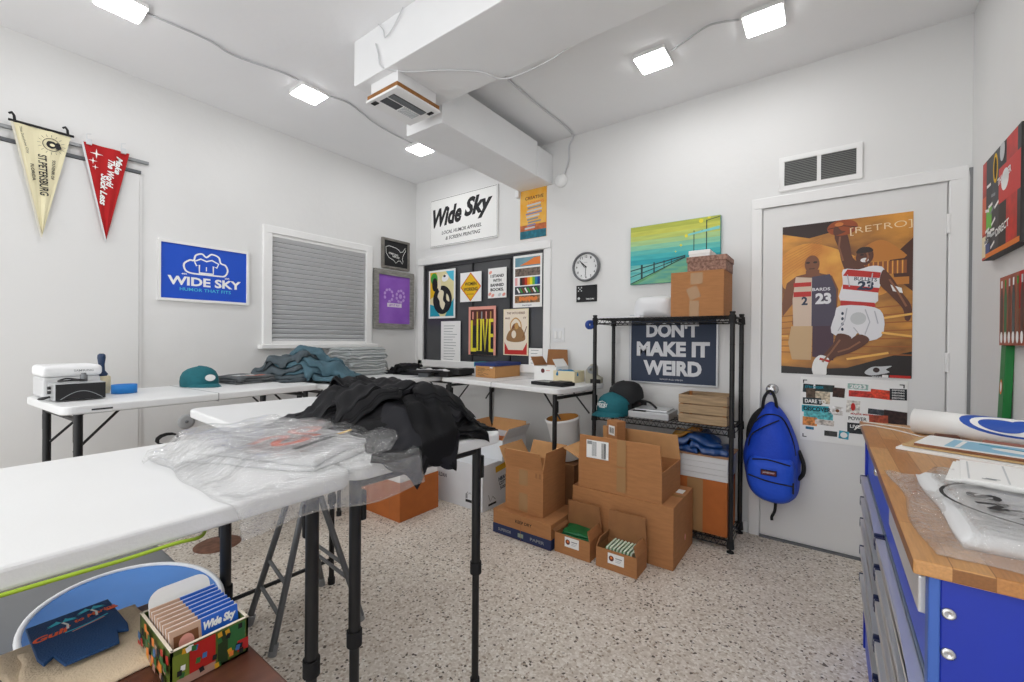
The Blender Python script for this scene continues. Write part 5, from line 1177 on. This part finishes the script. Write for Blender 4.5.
WT = P('dark_walnut', '#4a2a20', .28, col2='#6a4232', scale=5, stretch=(6, 1, 1))
t = thing('wooden_table', 'dark brown wooden table in the bottom left corner holding the card box', 'table', (2.83, -3.22, 0), 0)
b = MB(); b.prism(rrect(.62, .86, .035), .672, .70, WT); b.build('tabletop', t, bevel=.004)
for sx in (-.27, .27):
    for sy in (-.38, .38): bx(sx - .02, sx + .02, sy - .02, sy + .02, 0, .672, WT).build('leg', t, bevel=.003)
b = MB(); b.box(-.27, .27, -.39, -.375, .60, .672, WT); b.box(-.27, .27, .375, .39, .60, .672, WT); b.box(-.285, -.27, -.375, .375, .60, .672, WT); b.box(.27, .285, -.375, .375, .60, .672, WT); b.build('apron', t)
# printed box of cards
t = thing('card_box', 'small open box printed with colourful houses, packed with cards', 'box', (2.742, -2.852, .701), 0)
PB = P('box_print_green', '#2f4a1e', .5, col2='#6f7c2a', scale=40); BI = P('box_inner_cream', '#e8dcc8', .7)
b = MB(); hw, hd, hh = .076, .052, .057
for a, c, d_, e in ((-hw, hw, -hd, -hd + .003), (-hw, hw, hd - .003, hd), (-hw, -hw + .003, -hd, hd), (hw - .003, hw, -hd, hd)): b.box(a, c, d_, e, 0, hh, PB)
b.box(-hw, hw, -hd, hd, 0, .003, PB)
for a, c, d_, e in ((-hw, hw, -hd - .0005, -hd + .0035), (-hw, hw, hd - .0035, hd + .0005), (-hw - .0005, -hw + .0035, -hd, hd), (hw - .0035, hw + .0005, -hd, hd)): b.box(a, c, d_, e, hh, hh + .001, BI)
b.T = TR(hw + .0004, 0, hh / 2) @ RZ(math.pi / 2)
r_ = random.Random(5)
RD = P('house_red', '#b8231c', .5); YL = P('house_yellow', '#d9a023', .5); GN2 = P('house_green', '#2f6a35', .5); BL2 = P('house_blue', '#3b6ea5', .5)
for i, (x, w_, z, h_, c_) in enumerate([(-.012, .034, .004, .045, RD), (.032, .03, .006, .04, GN2), (-.04, .02, -.004, .05, P('house_olive', '#76862f', .5)), (.044, .016, -.012, .018, RD), (-.02, .05, -.022, .012, P('house_rose', '#b08a7a', .5)), (.015, .014, .0, .05, P('house_dark', '#243818', .5))]): b.rect(x - w_ / 2, z - h_ / 2, x + w_ / 2, z + h_ / 2, c_)
for i in range(26): x = r_.uniform(-.048, .046); z = r_.uniform(-.024, .024); b.rect(x - .003, z - .004, x + .003, z + .004, r_.choice([YL, PAPER, INK, BL2, ORG, GN2]), r_.uniform(-.3, .3))
b.T = TR(0, -hd - .0004, hh / 2)
for i in range(40): x = r_.uniform(-.07, .07); z = r_.uniform(-.024, .024); b.rect(x - .006, z - .006, x + .006, z + .006, r_.choice([YL, RD, INK, BL2, ORG, GN2, P('house_rose', '#b08a7a', .5), RD]), r_.uniform(-.3, .3))
b.build('printed_body', t)
CB = P('card_blue', '#1f5fc4', .4); CBD = P('card_blue_dark', '#173f8c', .4); CS = P('card_skin', '#c9a48c', .5)
for i in range(8):
    b = MB(Matrix.Rotation(-.22, 4, 'Y')); b.box(-.003, .003, -.046, -.006, 0, .068, CS); b.box(-.003, .003, -.006, .046, 0, .068, CB); b.box(-.0032, -.0022, -.0465, .0465, .0, .0685, PAPER)
    b.T = Matrix.Rotation(-.22, 4, 'Y') @ TR(.0032, 0, .034) @ RZ(math.pi / 2)
    b.text('Wide Sky', .020, .021, .046, .016, PAPER, bold=.06, shear=.3); b.rect(-.042, -.02, -.010, .026, BRNP); b.ell(-.026, .012, .01, .012, PINK); b.ell(-.034, -.004, .008, .01, RED)
    o = b.build('postcard'); o.location = (2.742 - .034 + i * .0135, -2.852, .705)
    tag(o, 'blue card with white script packed in the printed box' if i == 7 else 'blue topped card standing behind the front card in the printed box', 'card', None if i == 7 else 'cards in the printed box')
o = MB(Matrix.Rotation(-.22, 4, 'Y') @ RZ(math.pi / 2)); o.prism([(x, z) for x, z in rrect(.088, .088, .02)], -.001, .001, PAPER, T=TR(0, 0, .044) @ Matrix.Rotation(math.pi / 2, 4, 'X')); o = o.build('rounded_card'); o.location = (2.692, -2.852, .705)
tag(o, 'blank white card with rounded corners at the back of the printed box', 'card')
# beige cloth and koozie
h10 = Heap(2.4, 3.2, -3.4, -2.7, .7005)
BEI = P('beige_canvas', '#dcc8ab', .9, var=.05, scale=20, bump=.3, bscale=250)
o = h10.put('tote_bag', 2.61, -2.962, .19, .175, .05, .005, BEI, 970, wr=.0012, nx=24, ny=24, edge=.02, freq=.6); tag(o, 'beige canvas cloth folded flat under the navy drink sleeve', 'cloth', 'beige cloths on the wooden table')
o = h10.put('tote_bag', 2.645, -2.955, .17, .165, -.12, .005, BEI, 971, wr=.0015, nx=24, ny=24, edge=.03, freq=.6); tag(o, 'beige canvas cloth folded flat under the navy drink sleeve', 'cloth', 'beige cloths on the wooden table')
t = thing('drink_sleeve', 'flat navy drink sleeve with orange script and turquoise palms on the beige cloth', 'drink sleeve', (2.568, -2.963, .7215), LW + .03)
NVK = P('navy_foam', '#0f4072', .7, bump=.3, bscale=400)
b = MB(); b.prism([(-.054, -.050), (-.050, -.074), (-.038, -.060), (-.032, -.098), (.030, -.100), (.036, -.064), (.048, -.074), (.052, -.050), (.052, .066), (-.052, .066)], 0, .005, NVK); b.build('sleeve_body', t, bevel=.0015)
b = MB(TR(0, 0, .0056) @ RX)
OR3 = P('coral_ink', '#f5683c', .6); TQ = P('turquoise_ink', '#3fcbe6', .6); b.T = b.T @ TR(0, 0, .008) @ Matrix.Scale(1.1, 4)
b.text('Gulf', -.026, .0, .042, .016, OR3, bold=.04, shear=.3, rot=.05); b.text('to Marina', .024, .018, .05, .011, OR3, bold=.03, shear=.3, rot=.15)
for x, z in ((-.012, .026), (.022, .033)):
    b.stroke([(x, z), (x + .004, z - .012), (x + .002, z - .026)], .003, PAPER)
    for k in range(7): a = math.pi * k / 6 * 1.1 - .15; b.poly([(x, z), (x + .015 * math.cos(a) * .6, z + .009 * math.sin(a) + .003), (x + .018 * math.cos(a), z + .008 * math.sin(a) - .003)], TQ)
b.stroke([(-.015, -.012), (.01, -.010), (.035, -.002)], .0022, TQ); b.stroke([(-.008, -.017), (.03, -.008)], .0018, PINK); b.rect(.036, .008, .05, .014, OR3)
b.build('sleeve_print', t)
cable('extension_cord', 'yellow green cord sagging along the edge below the nearest white table', [(2.676, -3.75, .864), (2.676, -3.4, .862), (2.676, -3.15, .864), (2.676, -3.0, .862), (2.676, -2.93, .860), (2.674, -2.86, .860), (2.655, -2.82, .850), (2.60, -2.79, .838), (2.5, -2.75, .845), (2.40, -2.70, .855)], .0032, P('lime_cord', '#a9c832', .5))

# ------------------------------------------------------------------ plastic bags and printed shirt on the nearest table
h11 = Heap(1.9, 3.0, -3.0, -2.0, .9005)
TP = P('white_tee', '#dedfe0', .85, bump=.15, bscale=200)
o = h11.put('printed_shirt', 2.36, -2.50, .42, .34, .42, .010, TP, 980, wr=.0025, nx=30, ny=26, edge=.02, freq=.6); tag(o, 'folded white shirt with coral lettering inside the clear bag', 't-shirt')
o = h11.put('printed_shirt', 2.36, -2.49, .38, .32, .35, .012, TP, 981, wr=.0025, nx=30, ny=26, edge=.02, freq=.6); tag(o, 'folded white shirt lying on the lettered shirt in the clear bag', 't-shirt')
b = MB(TR(2.37, -2.48, .9375) @ RZ(LW + .40) @ RX @ Matrix.Scale(1.3, 4)); CO = P('coral_print', '#e5745a', .6)
b.stroke([(-.09, .045), (-.03, .055), (-.01, .03), (-.06, .01), (-.08, -.015), (-.03, -.03), (.0, -.015)], .018, CO, sm=5); b.stroke([(.02, -.03), (.03, .05), (.08, .055), (.09, .025), (.04, .01)], .018, CO, sm=5)
b.rect(-.10, -.075, .02, -.06, INK); b.rect(.04, -.07, .10, -.06, YEL)
b.build('coral_lettering', o).matrix_parent_inverse = Matrix.Identity(4)
PL = CLEAR('clear_poly', '#fbfcfd', .06, .03, 1.0, 45)
PL2 = CLEAR('clear_poly2', '#f4f5f6', .08, .06, 1.0, 30)
def poly_bag(label, hp_, cx, cy, w_, d_, rot, seed, mat, wr=.012, th=.010, nx=54, ny=46, fr=.8, relax=10):
    o = hp_.put('poly_bag', cx, cy, w_, d_, rot, th, mat, seed, wr=wr, freq=fr, nx=nx, ny=ny, edge=.03, relax=relax); return tag(o, label, 'plastic bag')
h12 = Heap(1.9, 3.1, -3.1, -2.0, .9005, {'x+': 2.69}); 
h12.H[:, :] = np.where(h12.H > .88, np.maximum(h12.H, 0), h12.H); 
for i in range(h12.nx):
    for j in range(h12.ny):
        x, y = h12.x0 + i * .01, h12.y0 + j * .01
        if 2.12 < x < 2.60 and -2.72 < y < -2.28: h12.H[i, j] = max(h12.H[i, j], .936)
poly_bag('clear crumpled plastic bag draped over the shirts and the near table edge', h12, 2.46, -2.545, .62, .47, .0, 31, PL, wr=.009, fr=1.1)
poly_bag('second clear plastic bag lying flat at the left of the draped one', h12, 2.30, -2.60, .30, .34, .3, 32, PL2, wr=.006, nx=40, ny=40)

# ------------------------------------------------------------------ workbench on the right
t = thing('workbench', 'blue steel workbench with butcher block top and aluminium drawers along the right wall', 'workbench', (3.69, -2.25, 0), 0)
BW = P('butcher_block', '#c98a4b', .35, var=.04)
m_ = BW; nt = m_.node_tree; br = nt.nodes.new('ShaderNodeTexBrick'); mp = [n for n in nt.nodes if n.type == 'MAPPING'][0]
br.inputs['Scale'].default_value = 1.0; br.inputs['Brick Width'].default_value = .34; br.inputs['Row Height'].default_value = .042; br.inputs['Mortar Size'].default_value = .0006
br.inputs['Color1'].default_value = (*lin('#dca466'), 1); br.inputs['Color2'].default_value = (*lin('#bd7a3c'), 1); br.inputs['Mortar'].default_value = (*lin('#9a6432'), 1); br.inputs['Bias'].default_value = -.1
mp.inputs['Rotation'].default_value = (0, 0, math.pi / 2); nt.links.new(mp.outputs[0], br.inputs['Vector'])
ns = nt.nodes.new('ShaderNodeTexNoise'); ns.inputs['Scale'].default_value = 40; mp2 = nt.nodes.new('ShaderNodeMapping'); mp2.inputs['Scale'].default_value = (6, .4, 6)
tc2 = [n for n in nt.nodes if n.type == 'TEX_COORD'][0]; nt.links.new(tc2.outputs['Object'], mp2.inputs[0]); nt.links.new(mp2.outputs[0], ns.inputs['Vector'])
mx = nt.nodes.new('ShaderNodeMix'); mx.data_type = 'RGBA'; mx.blend_type = 'MULTIPLY'; mx.inputs[0].default_value = .45
nt.links.new(br.outputs['Color'], mx.inputs[6]); nt.links.new(ns.outputs['Fac'], mx.inputs[7]); nt.links.new(mx.outputs[2], nt.nodes['Principled BSDF'].inputs['Base Color'])
Ly = 1.385; Wx = .465
b = MB(); b.box(0, Wx, 0, Ly, .878, .90, BW); b.build('worktop', t, bevel=.003)
b = MB(); b.box(.030, Wx - .005, .012, Ly - .012, .12, .878, BLUE); b.build('cabinet_body', t, bevel=.003)
BLL = P('edge_blue', '#3f66b8', .4, .2)
for q4 in ((.018, .031, .008, .034, .0, .878, BLL), (.018, .045, Ly - .034, Ly - .006, .0, .868, BLUE), (Wx - .035, Wx - .008, .006, .034, 0, .12, BLUE), (Wx - .035, Wx - .008, Ly - .034, Ly - .006, 0, .12, BLUE)): bx(*q4).build('corner_post', t, bevel=.002)
for z in (.828, .770, .5, .3):
    b = MB(TR(.040, .012, z) @ Matrix.Rotation(math.pi / 2, 4, 'X')); b.lathe([(.0085, 0), (.0085, .002), (.005, .004), (.003, .002), (0, .002)], CHROME, 16, cap=False); b.build('bolt', t)
AL = P('aluminium', '#e3e4e6', .32, .55); ALD = P('dark_gap', '#1a1d26', .5); LGT = P('rail_grey', '#7f8794', .35, .5)
b = MB(); b.box(.022, .036, .034, Ly - .034, .80, .866, LGT); b.build('top_drawer_front', t, bevel=.002)
b = MB(); b.box(.012, .024, .05, .45, .80, .858, AL); b.build('pull_rail', t, bevel=.003)
b = MB(TR(.022, .82, .832) @ Matrix.Rotation(-math.pi / 2, 4, 'Y')); b.lathe([(.012, 0), (.012, .010), (.008, .013), (0, .013)], CHROME, 16, cap=False); b.build('lock', t)
b = MB(); b.box(.026, .036, .034, Ly - .034, .70, .798, P('panel_blue', '#1f4fd0', .35)); b.build('upper_panel', t, bevel=.002)
zs = [.70, .615, .53, .42, .31, .19]
for (y0, y1) in ((.036, .672), (.688, Ly - .036)):
    for k in range(5):
        d_ = MB(); d_.box(.024, .036, y0, y1, zs[k + 1] + .006, zs[k] - .004, ALD if k % 2 else P('drawer_steel', '#6d7f9c', .3, .6)); dd = d_.build('drawer', t, bevel=.002)
        h_ = MB(); h_.box(.004, .024, y0 + .008, y1 - .008, zs[k] - .030, zs[k] - .012, AL); h_.box(.004, .009, y0 + .008, y1 - .008, zs[k] - .042, zs[k] - .012, AL); h_.build('drawer_pull', dd, bevel=.003)
        for ye in (y0, y1 - .010): 
            h_ = MB(); h_.box(.002, .025, ye, ye + .010, zs[k] - .045, zs[k] - .009, P('end_cap_navy', '#14204a', .4)); h_.build('end_cap', dd, bevel=.003)
b = MB(); b.box(.024, .036, .034, Ly - .034, .0, .185, P('panel_blue', '#1f4fd0', .35)); b.build('kick_panel', t)
# on the workbench
t = thing('paper_roll', 'thick white paper roll with blue and white logo at the far end of the workbench', 'paper roll', (3.835, -1.035, .9435), -.42)
b = MB(Matrix.Rotation(math.pi / 2, 4, 'Y')); b.lathe([(.030, 0), (.042, 0), (.042, .345), (.030, .345), (.030, 0)], PAPER, 36, cap=False); b.build('roll_body', t)
def on_roll(pts2, mat, R=.0426):
    """strip polygons wrapped on the roll: u along the axis, a = angle from the top towards the viewer"""
    b = MB(); n = len(pts2)
    return b
b = MB(); WB = P('logo_blue', '#1c4fb0', .5); R_ = .0427
def wrap(uc, ac, ru, ra, mat, Rr, hole=None, n=28, sh=0):
    vs = []; fs = []
    for j in range(5):
        f = j / 4
        for k in range(n):
            an = 2 * math.pi * k / n; r0 = hole or 0; g_ = r0 + (1 - r0) * f; u = uc + ru * g_ * math.cos(an) + sh * ra * g_ * math.sin(an); a = ac + ra * g_ * math.sin(an)
            vs.append((u, -Rr * math.sin(a), Rr * math.cos(a)))
    for j in range(4):
        for k in range(n): fs.append((j * n + k, j * n + (k + 1) % n, (j + 1) * n + (k + 1) % n, (j + 1) * n + k))
    b.add(vs, fs, mat)
wrap(.245, .75, .125, 1.05, WB, R_); wrap(.25, .85, .105, .80, PAPER, R_ + .0004); wrap(.215, 1.0, .05, .50, WB, R_ + .0008, sh=.02); wrap(.285, .85, .05, .55, WB, R_ + .0008, sh=.02)
b.build('logo', t)
for i, (x, y, z, a, w_, d_, lab, nm) in enumerate([(3.955, -1.36, .901, -.36, .36, .20, 'white backed board lowest in the tilted stack on the workbench', 'mounted_board'), (3.965, -1.335, .909, -.34, .35, .19, 'thin tan board in the middle of the tilted stack on the workbench', 'tan_board'), (3.98, -1.33, .914, -.32, .33, .185, 'board with a pale blue picture topmost of the tilted stack', 'picture_board')]):
    b = MB(); b.box(-w_ / 2, w_ / 2, -d_ / 2, d_ / 2, 0, .006 if i == 0 else (.004 if i == 1 else .007), [PAPER, P('tan_board', '#c9a676', .7), P('board_edge', '#8c5c40', .7)][i])
    if i != 1:
        zt_ = .006 if i == 0 else .007; b.T = TR(0, 0, zt_) @ RX; b.rect(-w_ / 2, -d_ / 2, w_ / 2, d_ / 2, PAPER)
        if i == 2: b.rect(-w_ / 2 + .06, -.07, w_ / 2 - .01, .07, P('pale_blue_print', '#8fc4dd', .5)); b.ell(.05, .0, .07, .03, PAPER); b.stroke([(-.05, .05), (.05, .02), (.15, .04)], .012, TEALP); b.rect(-.085, -.06, -.075, .06, PAPER); b.ell(.13, .03, .03, .012, PINK)
    o = b.build(nm); o.location = (x, y, z); o.rotation_euler = (0, 0, a); tag(o, lab, 'board')
o = bx(-.03, .03, -.012, .012, 0, .02, P('dark_wood', '#5a3322', .5)).build('wood_scrap', bevel=.006); o.location = (3.90, -1.14, .901); tag(o, 'small dark wooden piece between the roll and the boards', 'wood piece')
o = bx(-.05, .05, -.012, .012, 0, .02, P('rose_wood', '#9a6352', .5)).build('wood_scrap', bevel=.006); o.location = (4.02, -1.19, .901); o.rotation_euler = (0, 0, -.3); tag(o, 'small reddish wooden piece in front of the blue logo', 'wood piece')
cable('white_string', 'thin white string lying across the far end of the wooden worktop', [(3.67, -.98, .88), (3.70, -.99, .904), (3.78, -1.03, .903), (3.86, -1.15, .903), (3.95, -1.17, .903)], .0022, P('string', '#e9e7e0', .8))
cable('white_string', 'thin white string from the corner of the worktop to the paper roll', [(3.70, -.90, .903), (3.76, -.93, .903), (3.84, -.98, .903), (3.90, -1.10, .903)], .0022, MATS['string'])
h13 = Heap(3.6, 4.3, -2.4, -1.5, .9005)
o = h13.put('round_print_shirt', 3.945, -1.95, .38, .42, .02, .022, TP, 990, wr=.002, nx=26, ny=26, edge=.015, freq=.5); tag(o, 'folded white shirt with a black round print in a clear bag on the workbench', 't-shirt')
b = MB(TR(4.0, -1.955, .9315) @ RX); n_ = 44
b.stroke([(.235 * math.cos(2 * math.pi * k / n_), .175 * math.sin(2 * math.pi * k / n_)) for k in range(n_) if math.cos(2 * math.pi * k / n_) < .5], .006, INK)
b.stroke([(.12 * math.cos(2 * math.pi * k / n_), .09 * math.sin(2 * math.pi * k / n_)) for k in range(n_) if math.cos(2 * math.pi * k / n_) < .8], .004, INK)
for k, ch in enumerate('SUNS'):
    a = math.radians(250 - k * 26); b.text(ch, .178 * math.cos(a), .13 * math.sin(a), .040, .046, INK, bold=.05, rot=a - math.pi / 2)
b.build('round_print', o)
for k in range(3):
    b = MB(); b.box(-.16, .16, -.10, .10, 0, .004, PAPER); b.T = TR(0, 0, .004) @ RX
    if k == 2:
        r_ = random.Random(2)
        for i in range(5): b.rect(-.15 + i * .055, -.09, -.147 + i * .055, .09, LGRY)
        for i in range(12): x = r_.uniform(-.14, .13); z = r_.uniform(-.08, .08); b.rect(x, z, x + .02, z + .005, GRYP)
    o = b.build('paper_sheet'); o.location = (3.965 + k * .008, -1.78 - k * .004, .931 + k * .0045); o.rotation_euler = (0, 0, -.22 + k * .03)
    tag(o, 'top sheet of the printed papers on the bagged shirt' if k == 2 else 'white sheet under the printed paper on the bagged shirt', 'paper', None if k == 2 else 'papers under the top sheet on the workbench')
h14 = Heap(3.5, 4.3, -2.5, -1.4, .9005)
for i in range(h14.nx):
    for j in range(h14.ny):
        x, y = h14.x0 + i * .01, h14.y0 + j * .01
        if 3.78 < x < 4.16 and -2.18 < y < -1.72: h14.H[i, j] = .927
poly_bag('clear plastic bag around the shirt with the round black print', h14, 3.925, -1.965, .43, .50, .0, 33, PL, wr=.004, th=.005, relax=6)
t = thing('green_level', 'green straight edge leaning on the right wall beyond the workbench', 'level', (4.125, -.56, 0), 0); t.rotation_euler = (-.13 * 0 + .05, 0.02, 0)
bx(-.012, .012, -.03, .03, 0, 1.215, P('level_green', '#0f7a34', .45)).build('bar', t, bevel=.003)
b = MB(TR(-.013, 0, 1.05) @ RZ(RW)); b.ell(0, 0, .016, .03, ORG); b.ell(0, 0, .009, .02, PAPER); b.build('badge', t)
